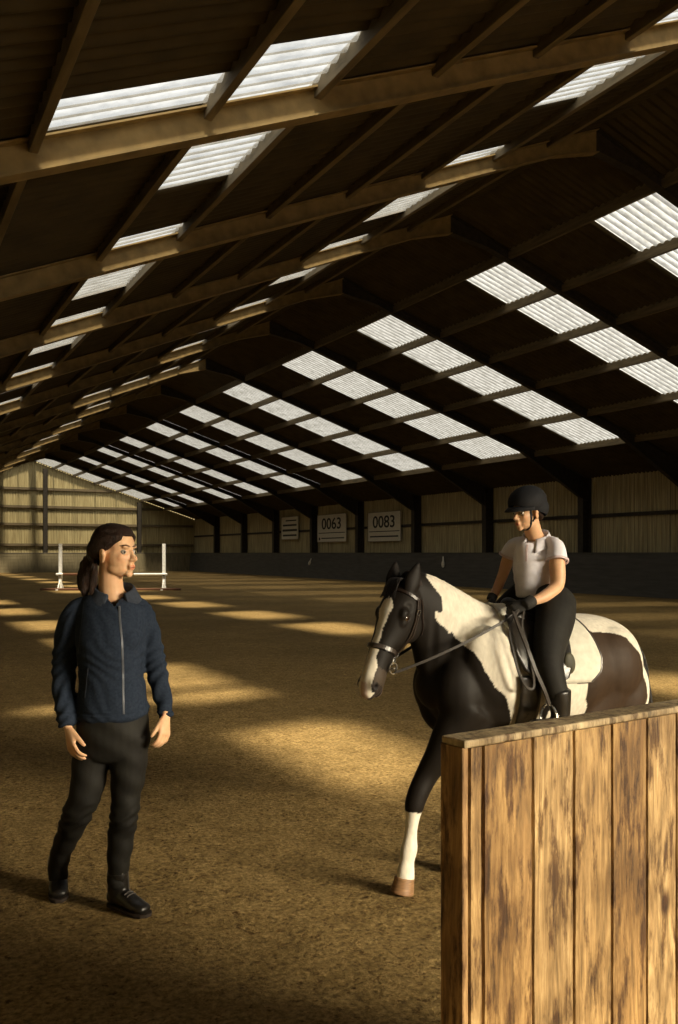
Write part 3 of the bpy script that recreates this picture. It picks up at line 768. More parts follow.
# ============================================================ HORSE AND TACK
HA = math.radians(25)                       # horse walks to picture left, turned a little to the viewer
hd = Vector((-math.cos(HA), -math.sin(HA), 0)); hl = Vector((math.sin(HA), -math.cos(HA), 0))
HB = Vector((.786, 4.33, 0))                # ground point under the withers, viewing frame
def HV(a, b, z): return HB + hd*a + hl*b + Vector((0, 0, z))
def HW(a, b, z): return W(HV(a, b, z))
def HL(v):                                  # viewing frame -> horse frame
    r = v - HB; return Vector((r.dot(hd), r.dot(hl), v.z))
def HP(px, py, b):                          # photo ray with the plane at side distance b
    o = Vector((0, 0, HC)); d = V(px, py, 1.0) - o
    t = (b - (o - HB).dot(hl))/d.dot(hl); p = o + d*t; return HL(p)
_hw = W(hd); HROT = math.atan2(_hw.y, _hw.x)
m_coat = mat('piebald_coat', (1, 1, 1), .58, (.80, .79, .78), 60, .1, 300, attr='Coat', spec=.16, stretch=(1, 1, .4), bdist=.002)
m_hoof = mat('horn_hoof', (.30, .17, .08), .45, (.16, .085, .04), 25, .2, 60, stretch=(1, 1, 5))
m_mane = mat('dark_mane_hair', (.018, .013, .010), .45, (.007, .005, .004), 60, .5, 120, stretch=(4, 4, .6))
m_wmane = mat('white_tail_hair', (.60, .56, .48), .6, (.42, .38, .32), 60, .5, 120, stretch=(4, 4, .6))
m_leather = mat('black_brown_leather', (.022, .014, .010), .35, (.013, .008, .006), 20, .1, 60, spec=.5)
m_leather2 = mat('padded_noseband_leather', (.05, .04, .034), .3, (.03, .022, .018), 20, spec=.6)
m_metal = mat('steel_bit_metal', (.55, .53, .48), .22, metal=.9)
m_pad = mat('white_quilted_saddle_pad', (.68, .66, .56), .9, (.58, .55, .46), 30, .35, 120, bdist=.003)
m_rein = mat('rein_webbing', (.05, .042, .036), .5, (.03, .025, .02), 80)
m_saddle = mat('black_saddle_leather', (.020, .016, .012), .33, (.011, .009, .007), 14, .12, 40, spec=.55)

# head frame
POLL = Vector((.548, .030, 1.405)); MUZ = Vector((.785, .105, .950))
hx = (MUZ - POLL).normalized()
fdir = Vector((math.cos(math.radians(20)), math.sin(math.radians(20)), 0))   # face turned to its left
hz = (fdir - hx*fdir.dot(hx)).normalized(); hy = hz.cross(hx)
HM = Matrix((hx, hy, hz)).transposed()
def Hd(x, y, z): return POLL + HM @ Vector((x, y, z))
HLEN = (MUZ-POLL).length

def build_horse():
    g = G()
    Y = Vector((0, 1, 0))
    # trunk
    tr = [(.40, .93, .10, .10), (.33, .94, .20, .165), (.20, .955, .265, .205), (.02, .965, .300, .225), (-.16, .945, .285, .250), (-.33, .965, .283, .265), (-.48, .980, .282, .256), (-.62, .978, .262, .240), (-.735, .962, .218, .200), (-.805, .95, .13, .12)]
    g.tube([((a, 0, z), w, h) for a, z, h, w in tr], n=36, side=Y, sub=3, cap=.5)
    g.ell((-.02, 0, 1.20), (.20, .07, .11)); g.ell((.28, .10, .93), (.14, .10, .17)); g.ell((.28, -.10, .93), (.14, .10, .17))
    for q in (1, -1):
        g.ell((.14, q*.15, 1.02), (.15, .085, .22), Matrix.Rotation(.35, 3, 'Y'))
        g.ell((-.58, q*.14, 1.0), (.19, .125, .20))
        g.ell((.24, q*.10, .84), (.15, .085, .17), Matrix.Rotation(.5, 3, 'Y'))
        g.ell((-.69, q*.13, .84), (.13, .10, .20), Matrix.Rotation(-.2, 3, 'Y'))
    # neck
    nk = [((.10, 0, 1.04), .145, .27), ((.235, 0, 1.125), .120, .255), ((.335, .004, 1.235), .092, .200), ((.425, .012, 1.320), .076, .150), ((.49, .018, 1.375), .068, .115), ((.54, .025, 1.405), .062, .088)]
    g.tube(nk, n=30, side=Y, sub=4, cap=.4)
    g.tube([((.0, 0, 1.25), .04, .05), ((.12, 0, 1.285), .035, .05), ((.24, 0, 1.345), .032, .05), ((.35, .004, 1.405), .03, .045), ((.45, .015, 1.44), .03, .04), ((.52, .022, 1.455), .028, .03)], n=14, side=Y)
    # head: straight profile, deep jowl, tapering to the muzzle
    s = HLEN/.52
    hs = [(.0, .066, .068, .070), (.05, .076, .088, .098), (.11, .080, .093, .110), (.17, .078, .086, .108), (.23, .070, .072, .090), (.29, .063, .058, .070), (.35, .057, .051, .064), (.41, .052, .048, .061), (.46, .046, .051, .060), (.50, .036, .047, .048), (.525, .022, .034, .032)]
    g.tube([(Hd(x*s, 0, f-rz), ry, rz) for x, f, ry, rz in hs], n=28, side=hy, sub=3, cap=.6)
    for q in (1, -1):
        g.ell(Hd(.15*s, q*.050, -.075), (.085, .036, .070), HM)          # jowl
        g.ell(Hd(.135*s, q*.074, .022), (.034, .020, .024), HM)          # brow over the eye
        g.ell(Hd(.16*s, q*.066, .004), (.040, .022, .024), HM)
        g.tube([(Hd(.20*s, q*.062, -.012), .010, .008), (Hd(.33*s, q*.044, -.018), .007, .007)], n=10)   # cheek crest
        g.ell(Hd(.475*s, q*.034, .008), (.036, .020, .026), HM)          # nostril rim
    g.ell(Hd(.515*s, 0, -.012), (.026, .036, .030), HM)                  # upper lip
    g.ell(Hd(.485*s, 0, -.066), (.032, .028, .018), HM)                  # lower lip and chin
    g.ell(Hd(.455*s, 0, -.066), (.03, .024, .018), HM)
    # ears
    for q in (1, -1):
        b = Hd(.012, q*.052, .022)
        up = (-hx*.90 + hy*(q*.12) + hz*.16).normalized()
        e_s = hz*.85 - hy*.35
        g.tube([(b - up*.03, .026, .022), (b + up*.015, .038, .024), (b + up*.050, .040, .020), (b + up*.092, .027, .015), (b + up*.128, .010, .009)], n=16, side=e_s, cap=.4)
    # legs: (a, z, r across, r fore-aft)
    def leg(st, b0, b1):
        n = len(st); g.tube([((x[0], b0+(b1-b0)*min(1, i/3), x[1]), x[2], x[3]) for i, x in enumerate(st)], n=20, side=Y, sub=4, cap=.4)
    P = lambda px, py: HP(px, py, .06)
    LK = []
    pts = [(462, 705, .085, .130), (449, 730, .072, .098), (438.5, 755, .058, .074), (429, 776, .048, .056), (420.5, 794, .045, .051), (416.5, 807, .042, .047), (415, 818, .032, .034), (413, 834, .026, .030), (411.3, 850, .032, .041), (409.3, 862, .028, .036), (408, 872, .034, .042), (407.5, 882, .036, .044)]
    st = []
    for px, py, r1, r2 in pts: p = P(px, py); st.append((p.x, p.z, r1, r2))
    leg(st, .12, .04)
    hoofs = [(P(406.5, 883), .04)]
    # right fore: vertical under the body, mid stance
    leg([(.20, .80, .085, .12), (.19, .66, .062, .078), (.175, .52, .046, .052), (.165, .42, .044, .048), (.16, .36, .030, .033), (.15, .22, .026, .028), (.145, .155, .031, .034), (.165, .10, .026, .029), (.18, .065, .034, .038)], -.13, -.12)
    hoofs.append((Vector((.19, -.12, .0)), -.12))
    for b, da in ((.15, .10), (-.15, -.12)):     # hind legs, stifle high, hock pointing back
        leg([(x_+.11, *r_) for x_, *r_ in [(-.66, .92, .12, .19), (-.60+da*.4, .78, .10, .145), (-.62+da*.6, .66, .070, .095), (-.72+da*.7, .54, .048, .060), (-.79+da*.8, .45, .040, .055), (-.785+da*.9, .38, .032, .038), (-.765+da, .26, .028, .031), (-.755+da, .16, .034, .036), (-.735+da, .105, .028, .030), (-.72+da, .065, .036, .040)]], b*.8, b)
        hoofs.append((Vector((-.60+da, b, 0)), b))
    base = HV(0, 0, 0)
    g.ell((.20, .085, 1.08), (.15, .085, .17)); g.ell((.20, -.085, 1.08), (.15, .085, .17))
    o = fuse('horse', g, m_coat, .0065, 4, loc=W(base), rotz=HROT)
    bm = bmesh.new(); bm.from_mesh(o.data); vv = [v for v in bm.verts if v.co.x < .46 and v.co.z > .62 and not (v.co.x > .36 and v.co.z > 1.40)]
    for _ in range(14): bmesh.ops.smooth_vert(bm, verts=vv, factor=.5, use_axis_x=True, use_axis_y=True, use_axis_z=True)
    bm.to_mesh(o.data); bm.free()
    me = o.data
    # modelling by hand: sockets, nostrils, mouth line, jugular groove, muscle
    for q in (1, -1):
        push(me, Hd(.148*s, q*.088, .006), .020, -hy*q*.006)
        push(me, Hd(.487*s, q*.047, .004), .016, -hy*q*.016 + hx*(-.003))
        push(me, Hd(.10*s, q*.085, .018), .028, -hy*q*.008)
        push(me, Hd(.30*s, q*.052, -.05), .05, -hy*q*.006)
    a = coords(me); n = np.empty(len(a)*3); me.vertices.foreach_get('normal', n); n = n.reshape(-1, 3)
    # coat pattern, both sides alike; outline as curves in the horse's own side elevation
    def poly(pp, b): return [(HP(x, y, b).x, HP(x, y, b).z) for x, y in pp]
    WN = poly([(435.6, 577), (441, 588), (447, 600), (448, 610), (446, 613), (441, 612), (440, 616), (445, 624), (450, 628), (452, 634), (455, 632), (458, 637), (462, 641), (465, 648), (470, 658), (474, 668), (480, 678), (489, 688), (495, 694), (499, 701), (503, 710), (505, 722), (507, 745), (530, 745), (532, 700), (524, 640), (520, 560), (470, 560)], .13)
    BW = poly([(553, 600), (571, 600), (593, 600), (620, 604), (646, 622), (666, 655), (668, 680), (656, 720), (632, 720), (641, 697), (637, 668), (629, 651), (618, 637), (602, 631.5), (587, 631), (575, 640), (562, 660), (560, 640)], .17)
    BL = poly([(558, 680), (583, 684), (582, 700), (586, 708), (584, 760), (552, 760), (548, 700)], .22)
    def inside(px, pz, P_):
        r = np.zeros(len(px), bool); m_ = len(P_)
        for i in range(m_):
            x0, z0 = P_[i]; x1, z1 = P_[(i+1) % m_]
            c = ((z0 > pz) != (z1 > pz)); 
            xi = (x1-x0)*(pz-z0)/((z1-z0) if abs(z1-z0) > 1e-9 else 1e-9)+x0
            r ^= c & (px < xi)
        return r
    def wob(u, v): return .0045*np.sin(u*31+1.3+2*np.sin(v*19)) + .0015*np.sin(u*83+2.1*np.sin(v*61+u*11)) + .0008*np.sin(u*171+v*133)
    jx = a[:, 0] + wob(a[:, 2], a[:, 0]); jz = a[:, 2] + wob(a[:, 0]+.7, a[:, 2])
    hc_ = np.array(POLL); R_ = np.array(HM)
    loc = (a - hc_) @ R_            # head coordinates
    hx_, hy_, hz_ = loc[:, 0]/s, loc[:, 1], loc[:, 2]
    head = (hx_ > -.12) & (hx_ < .60) & (np.abs(hy_) < .13) & (hz_ > -.16) & (a[:, 0] > .50)
    col = np.tile(np.array([.010, .0075, .0055]), (len(a), 1))
    rump = np.clip((-.25-a[:, 0])/.15, 0, 1)[:, None]*np.clip((a[:, 2]-.5)/.2, 0, 1)[:, None]
    col = col*(1-rump) + np.array([.042, .025, .014])*rump
    white = np.array([.74, .69, .58])
    wm = inside(jx, jz, WN) | inside(jx, jz, BW) | inside(jx, jz, BL)
    wm &= ~head
    legs = (jz < .375) & (a[:, 2] < .40)
    wm |= legs
    # blaze: broad star narrowing down to the muzzle
    ce = np.interp(hx_, [.09, .16, .24, .33, .42, .50], [.004, .002, .0, .002, .006, .004])
    hw = np.interp(hx_, [.075, .10, .14, .19, .25, .32, .40, .47, .53], [.004, .026, .036, .024, .019, .022, .030, .036, .040])
    blz = head & (hz_ > -.01) & (np.abs(hy_-ce + .002*np.sin(hx_*90)) < hw) & (hx_ > .075)
    wm |= blz
    col[wm] = white
    sn = head & (hx_ > .475)                       # pink snip and dark lips
    col[sn & ~blz] = (.030, .022, .018)
    pink = head & (hx_ > .485) & (np.abs(hy_-.004) < .017) & (hz_ > -.02); col[pink] = (.60, .46, .38)
    lip = head & (hx_ > .515) & (hz_ < -.012); col[lip] = (.05, .035, .03)
    chin = head & (hx_ > .455) & (hz_ < -.070); col[chin] = (.42, .27, .20)
    gr = head & (hx_ > .40) & (hx_ < .47) & (~blz); col[gr] = (.055, .040, .028)
    for q in (1, -1):
        dn = np.linalg.norm((loc - np.array([.490*s, q*.046, .006]))/np.array([.024, .02, .016]), axis=1); col[dn < 1] = (.012, .009, .008)
    at = me.color_attributes.new('Coat', 'FLOAT_COLOR', 'POINT'); at.data.foreach_set('color', np.hstack([col, np.ones((len(a), 1))]).ravel())
    # soften muscle masses
    inflate(me, (.30, .17, .86), (.10, .12, .14), .010); inflate(me, (-.48, .22, .80), (.10, .12, .2), -.012)
    inflate(me, (-.18, .2, 1.12), (.10, .2, .1), -.006); inflate(me, (.42, .06, 1.16), (.03, .08, .2), -.006)
    tag(o, 'black and white piebald horse with a white blaze, walking left under its rider', 'horse')
    # hooves
    for i, (p, b) in enumerate(hoofs):
        h = G(); ax = p.x
        h.tube([((ax+.014, b, .004), .050, .058), ((ax+.006, b, .035), .045, .053), ((ax-.002, b, .074), .039, .047)], n=24, side=(0, 1, 0), cap=0.02)
        obj('hoof', h, m_hoof, o, smooth=True)
    return o, s
horse, hs_ = build_horse()
HBV = bvh_of(horse)
for q in (1, -1):
    g = G(); g.ell(Hd(.148*hs_, q*.076, .006), (.021, .013, .018), HM, 18, 12); e = obj('eye', g, m_iris, horse, smooth=True)
    g = G()
    for sg, zz in ((1, .0165), (-1, -.0145)):
        g.tube([(Hd((.148-.024)*hs_, q*.078, .006+zz*.1), .003), (Hd(.140*hs_, q*.086, .006+zz*.85), .0045), (Hd(.152*hs_, q*.087, .006+zz), .0045), (Hd((.148+.026)*hs_, q*.076, .004+zz*.1), .003)], n=8)
    obj('eyelid', g, m_mane, e, smooth=True)
def hair_lock(g, r, pts, w0, jit):
    p = [Vector(x) + Vector((r.uniform(-jit, jit), r.uniform(-jit, jit), r.uniform(-jit, jit)*.5)) for x in pts]
    n = len(p); g.tube([(q, w0*(1-.75*i/(n-1)), w0*.5*(1-.7*i/(n-1))) for i, q in enumerate(p)], n=6, sub=3, cap=.3)
r = random.Random(5)
# mane lies on the far side, only its roots and a fringe on the crest show
gd, gw = G(), G()
crest = [(.0, 1.30), (.12, 1.335), (.24, 1.395), (.35, 1.450), (.45, 1.480), (.53, 1.478)]
for i in range(150):
    t = i/149*(len(crest)-1); k = min(int(t), len(crest)-2); f = t-k
    x = crest[k][0]*(1-f)+crest[k+1][0]*f; z = crest[k][1]*(1-f)+crest[k+1][1]*f - .018
    tgt = gd if (x > .335) else gw
    hair_lock(tgt, r, [(x, .012, z-.01), (x-.004, -.006, z+.012), (x-.02, -.05, z-.004), (x-.03, -.10, z-.07), (x-.035, -.125, z-.15)], .010, .006)
o = obj('mane', gd, m_mane, horse, smooth=True); o2 = obj('mane', gw, m_wmane, horse, smooth=True); o2['label'] = 'white part of the mane'
g = G()
for i in range(46):
    y0 = r.uniform(-.032, .032)
    hair_lock(g, r, [Hd(-.03, y0*.6, .035), Hd(-.012, y0, .078), Hd(.035, y0*1.2, .086), Hd(.075+r.uniform(-.01, .02), y0*1.3, .086)], .008, .005)
obj('forelock', g, m_mane, horse, smooth=True)
gd, gw = G(), G()
for i in range(130):
    th = r.uniform(0, 6.28); q = r.uniform(.1, 1); x, y = math.cos(th)*.05*q, math.sin(th)*.055*q
    hair_lock(gd if i % 4 else gw, r, [(-.785, y*.25, 1.125), (-.850+x*.3, y*.6, 1.08), (-.885+x, y, .95), (-.895+x*1.4, y*1.4, .75), (-.885+x*1.3, y*1.3, .52), (-.87+x*.8, y*.8, .34+r.uniform(0, .1))], .013, .012)
t = obj('tail', gd, m_mane, horse, smooth=True); t2 = obj('tail_hair', gw, m_wmane, t, smooth=True)

# ---- bridle
tack = empty('bridle', HW(0, 0, 0), HROT, 'dark leather bridle with padded noseband and steel bit, on the horse head', 'bridle')
def ring_round(x, tilt, offs, n=48, z0=-.03, bv=HBV):
    """closed path on the head surface in a plane across the face"""
    c = Hd(x*hs_, 0, z0); ax = (hx + hz*tilt).normalized(); v = (hz - ax*hz.dot(ax)).normalized(); pts = []; nr = []
    for i in range(n):
        a = 2*math.pi*i/n; d = hy*math.cos(a) + v*math.sin(a)
        h = bv.ray_cast(c + d*.22, -d, .22)
        p = h[0] if h[0] is not None else c + d*.06
        pts.append(p + d*offs); nr.append(d)
    for _ in range(2): pts = [(pts[i-1]+pts[i]*2+pts[(i+1) % n])/4 for i in range(n)]
    return pts, nr
p, nrm = ring_round(.305, -.10, .002); g = G(); g.strip(p, nrm, .026, .007, True); nb = obj('noseband', g, m_leather, tack)
k0, k1 = 4, 21
g = G(); g.strip([q+d*.006 for q, d in zip(p[k0-3:k1+3], nrm[k0-3:k1+3])], nrm[k0-3:k1+3], .020, .006); obj('noseband_pad', g, m_leather2, nb)
p, nrm = ring_round(.045, .12, .003, z0=-.02)
g = G(); g.strip(p[0:25], nrm[0:25], .017, .005); obj('browband', g, m_leather, tack)
def on_head(x, y, z, q, off=.003, bv=HBV):
    """surface point reached from the side q at head coordinates x, z"""
    o = Hd(x*hs_, q*.25, z); h = bv.ray_cast(o, -hy*q, .25)
    if h[0] is None: return Hd(x*hs_, q*y, z), hy*q
    return h[0] + hy*q*off, (h[1] if h[1].dot(hy*q) > 0 else -h[1])
def strap(name, cps, q, wd, th, m=None, parent=None):
    P_ = []; N_ = []
    for i in range(len(cps)-1):
        for k in range(8):
            f = k/8; x = cps[i][0]*(1-f)+cps[i+1][0]*f; z = cps[i][1]*(1-f)+cps[i+1][1]*f
            a_, n_ = on_head(x, .05, z, q); P_.append(a_); N_.append(n_)
    a_, n_ = on_head(cps[-1][0], .05, cps[-1][1], q); P_.append(a_); N_.append(n_)
    for _ in range(2): P_ = [P_[0]] + [(P_[i-1]+P_[i]*2+P_[i+1])/4 for i in range(1, len(P_)-1)] + [P_[-1]]
    g = G(); g.strip(P_, N_, wd, th); return obj(name, g, m or m_leather, parent or tack)
for q in (1, -1):
    strap('cheekpiece', [(.03, -.012), (.09, -.030), (.20, -.060), (.30, -.064), (.355, -.062)], q, .013, .005)
    strap('noseband_strap', [(.03, -.026), (.10, -.048), (.20, -.076), (.30, -.068)], q, .010, .004)
    c = Hd(.372*hs_, q*.053, -.052); g = G(); pts = []; nn = []
    for i in range(28):
        a_ = 2*math.pi*i/28; pts.append(c + hx*(math.cos(a_)*.025) + hz*(math.sin(a_)*.025)); nn.append(hy*q)
    g.strip(pts, nn, .007, .006, True); b_ = obj('bit_ring', g, m_metal, tack)
    for xx, zz in ((.335, -.060), (.30, -.066), (.10, -.036)):
        c2, n2 = on_head(xx, .05, zz, q, .008); g = G(); pts = [c2 + hx*(u*.012)+hz*(v*.009) for u, v in ((1, 1), (1, -1), (-1, -1), (-1, 1))]
        g.strip(pts, [hy*q]*4, .004, .004, True); obj('buckle', g, m_metal, tack)
g = G(); g.tube([(Hd(.372*hs_, -.058, -.056), .007), (Hd(.385*hs_, 0, -.05), .008), (Hd(.372*hs_, .058, -.056), .007)], n=10); obj('bit_mouthpiece', g, m_metal, tack, smooth=True)
# headpiece over the poll and throatlash behind the jowl
P_, N_ = [], []
for i in range(25):
    a_ = math.radians(-75 + 150*i/24 + 90); c = Hd(-.012, 0, -.03); ax = hx; d = hy*math.cos(a_) + ( -hx*.85 + hz*.5).normalized()*math.sin(a_)
    h = HBV.ray_cast(c + d*.25, -d, .25); P_.append((h[0] if h[0] else c+d*.06) + d*.003); N_.append(d)
for _ in range(3): P_ = [P_[0]] + [(P_[i-1]+P_[i]*2+P_[i+1])/4 for i in range(1, len(P_)-1)] + [P_[-1]]
def keep(PN, f): return [x for x in PN if f(x)]
g = G(); g.strip(P_, N_, .024, .005); obj('headpiece', g, m_leather, tack)
for q in (1, -1): strap('throatlash', [(.03, -.045), (.08, -.085), (.135, -.125), (.16, -.150)], q, .011, .004)
P_, N_ = [], []
c0 = Hd(.10, 0, -.085); ax = (hx*.62 + hz*-.78).normalized(); u1 = hy; u2 = ax.cross(hy).normalized()
for i in range(40):
    a_ = 2*math.pi*i/40; d = u1*math.cos(a_) + u2*math.sin(a_); h = HBV.ray_cast(c0 + d*.3, -d, .3)
    P_.append((h[0] if h[0] else c0 + d*.08) + d*.004); N_.append(d)
for _ in range(4): P_ = [(P_[i-1]+P_[i]*2+P_[(i+1) % 40])/4 for i in range(40)]


# ---- saddle, pad, girth, stirrups (own frame = horse frame)
def sidept(a, z, q=1, off=.0, bv=HBV):
    h = bv.ray_cast(Vector((a, q*.6, z)), Vector((0, -q, 0)), .6)
    if h[0] is None: return None, None
    return h[0] + Vector((0, q*off, 0)), (h[1] if h[1].y*q > 0 else -h[1])
def around(a, deg, off, zc=.98):
    """point on the trunk seen from its axis; 0 = top, positive = left side"""
    t_ = math.radians(deg); d = Vector((0, math.sin(t_), math.cos(t_)))
    h = HBV.ray_cast(Vector((a, 0, zc)) + d*.7, -d, .7); p = h[0] if h[0] else Vector((a, 0, zc)) + d*.26
    return p + d*off, d
def blanket(g, fn_front, fn_back, lo, hi, off, th, na=22, nt=44):
    """sheet wrapped over the back: edges given as functions of the wrap angle"""
    vs = []; 
    for sgn in (0, 1):
        for j in range(nt+1):
            dg = lo + (hi-lo)*j/nt
            f, b = fn_front(abs(dg)), fn_back(abs(dg))
            for i in range(na+1):
                a_ = b + (f-b)*i/na; p, d = around(a_, dg, off + th*sgn); vs.append(p)
    M_ = (nt+1)*(na+1); fs = []
    for j in range(nt):
        for i in range(na):
            a_ = j*(na+1)+i; fs.append((a_, a_+1, a_+na+2, a_+na+1)); fs.append((M_+a_, M_+a_+na+1, M_+a_+na+2, M_+a_+1))
    for j in range(nt):
        for i in (0, na):
            a_ = j*(na+1)+i; b_ = a_+na+1; fs.append((a_, b_, M_+b_, M_+a_))
    for j in (0, nt):
        for i in range(na):
            a_ = j*(na+1)+i; fs.append((a_, a_+1, M_+a_+1, M_+a_))
    g.add(vs, fs)
tab = lambda xs, ys: (lambda v: float(np.interp(v, xs, ys)))
pad = empty('saddle_pad', HW(0, 0, 0), HROT, 'white quilted saddle pad under the black saddle, on the horse back', 'saddle pad')
g = G(); blanket(g, tab([0, 20, 60, 95, 104], [.06, .05, .02, -.02, -.05]), tab([0, 25, 50, 72, 86, 96], [-.37, -.38, -.40, -.415, -.40, -.34]), -96, 96, .006, .010)
pd = obj('pad_cloth', g, m_pad, pad, smooth=True)
def edge_path(fn, lo, hi, off, n=40):
    P_, N_ = [], []
    for i in range(n+1):
        dg = lo+(hi-lo)*i/n; p, d = around(fn(abs(dg)), dg, off); P_.append(p); N_.append(d)
    return P_, N_
g = G(); e_ = tab([0, 25, 50, 72, 86, 96], [-.37, -.38, -.40, -.415, -.40, -.34]); p, n_ = edge_path(e_, -96, 96, .015); g.strip(p, n_, .008, .004)
obj('piping', g, m_leather2, pad)
SD = empty('saddle', HW(0, 0, 0), HROT, 'black leather riding saddle with long flaps under the rider', 'saddle')
g = G()
st_ = [(-.045, .045, .034, 1.312), (-.06, .058, .040, 1.312), (-.09, .075, .035, 1.290), (-.17, .105, .030, 1.265), (-.25, .130, .032, 1.262), (-.31, .132, .035, 1.272), (-.345, .110, .030, 1.285), (-.36, .07, .02, 1.287)]
g.tube([((a_, 0, z_-.0), w_, h_) for a_, w_, h_, z_ in st_], n=28, side=(0, 1, 0), cap=.6)
for q in (1, -1):
    g.tube([((-.04, q*.065, 1.255), .050, .050), ((-.14, q*.085, 1.225), .055, .045), ((-.24, q*.095, 1.220), .055, .045), ((-.33, q*.085, 1.225), .040, .038)], n=18, side=(0, 1, 0))
seat = fuse('seat', g, m_saddle, .008, 4, parent=SD)
g = G(); blanket(g, tab([20, 40, 60, 80, 90, 95], [.03, .06, .07, .03, -.02, -.08]), tab([20, 40, 60, 80, 90, 95], [-.26, -.26, -.24, -.22, -.20, -.15]), 18, 95, .022, .012)
f1 = obj('flap', g, m_saddle, SD, smooth=True)
g = G(); blanket(g, tab([20, 40, 60, 80, 90, 95], [.03, .06, .07, .03, -.02, -.08]), tab([20, 40, 60, 80, 90, 95], [-.26, -.26, -.24, -.22, -.20, -.15]), -95, -18, .022, .012)
obj('flap', g, m_saddle, SD, smooth=True)
m_olive = mat('worn_olive_block', (.075, .070, .040), .6, (.04, .038, .024), 20)
p, d = around(-.215, 76, .026); g = G(); g.ell(p, (.034, .014, .052), Matrix.Rotation(.15, 3, 'Y')); o = obj('knee_block', g, m_olive, SD, smooth=True); o['label'] = 'olive green rear block of the flap'
g = G(); blanket(g, tab([80, 180], [.05, .03]), tab([80, 180], [-.06, -.06]), 86, 274, .014, .008, na=6, nt=50); obj('girth', g, m_saddle, SD, smooth=True)
# ============================================================ THE RIDER
def stirrup(q):
    P_ = [HP(513, 612, .22), HP(519, 628, .30), HP(528, 650, .365), HP(535, 670, .385), HP(545, 692, .385), HP(549, 704, .365)]
    P_ = [Vector((p.x, q*p.y, p.z)) for p in P_]
    pts = []
    for i in range(len(P_)-1):
        for k in range(6): pts.append(P_[i].lerp(P_[i+1], k/6))
    pts.append(P_[-1])
    for _ in range(3): pts = [pts[0]] + [(pts[i-1]+pts[i]*2+pts[i+1])/4 for i in range(1, len(pts)-1)] + [pts[-1]]
    g = G(); g.strip(pts, [Vector((0, q, .15))]*len(pts), .022, .005); obj('stirrup_leather', g, m_rein, SD)
    c = HP(549, 705, .345); c.y *= q; g = G(); ring = []
    for i in range(24):
        a_ = 2*math.pi*i/24; x = math.cos(a_)*.055; z = math.sin(a_)
        ring.append(c + Vector((0, x*1.05, -.065 + (z*.065 if z > -.5 else -.0425)))) 
    g.strip(ring, [(p-(c-Vector((0, 0, .065)))) for p in ring], .012, .006, True)
    g.box(c + Vector((0, 0, -.112)), (.045, .105, .012)); obj('stirrup_iron', g, m_metal, SD)
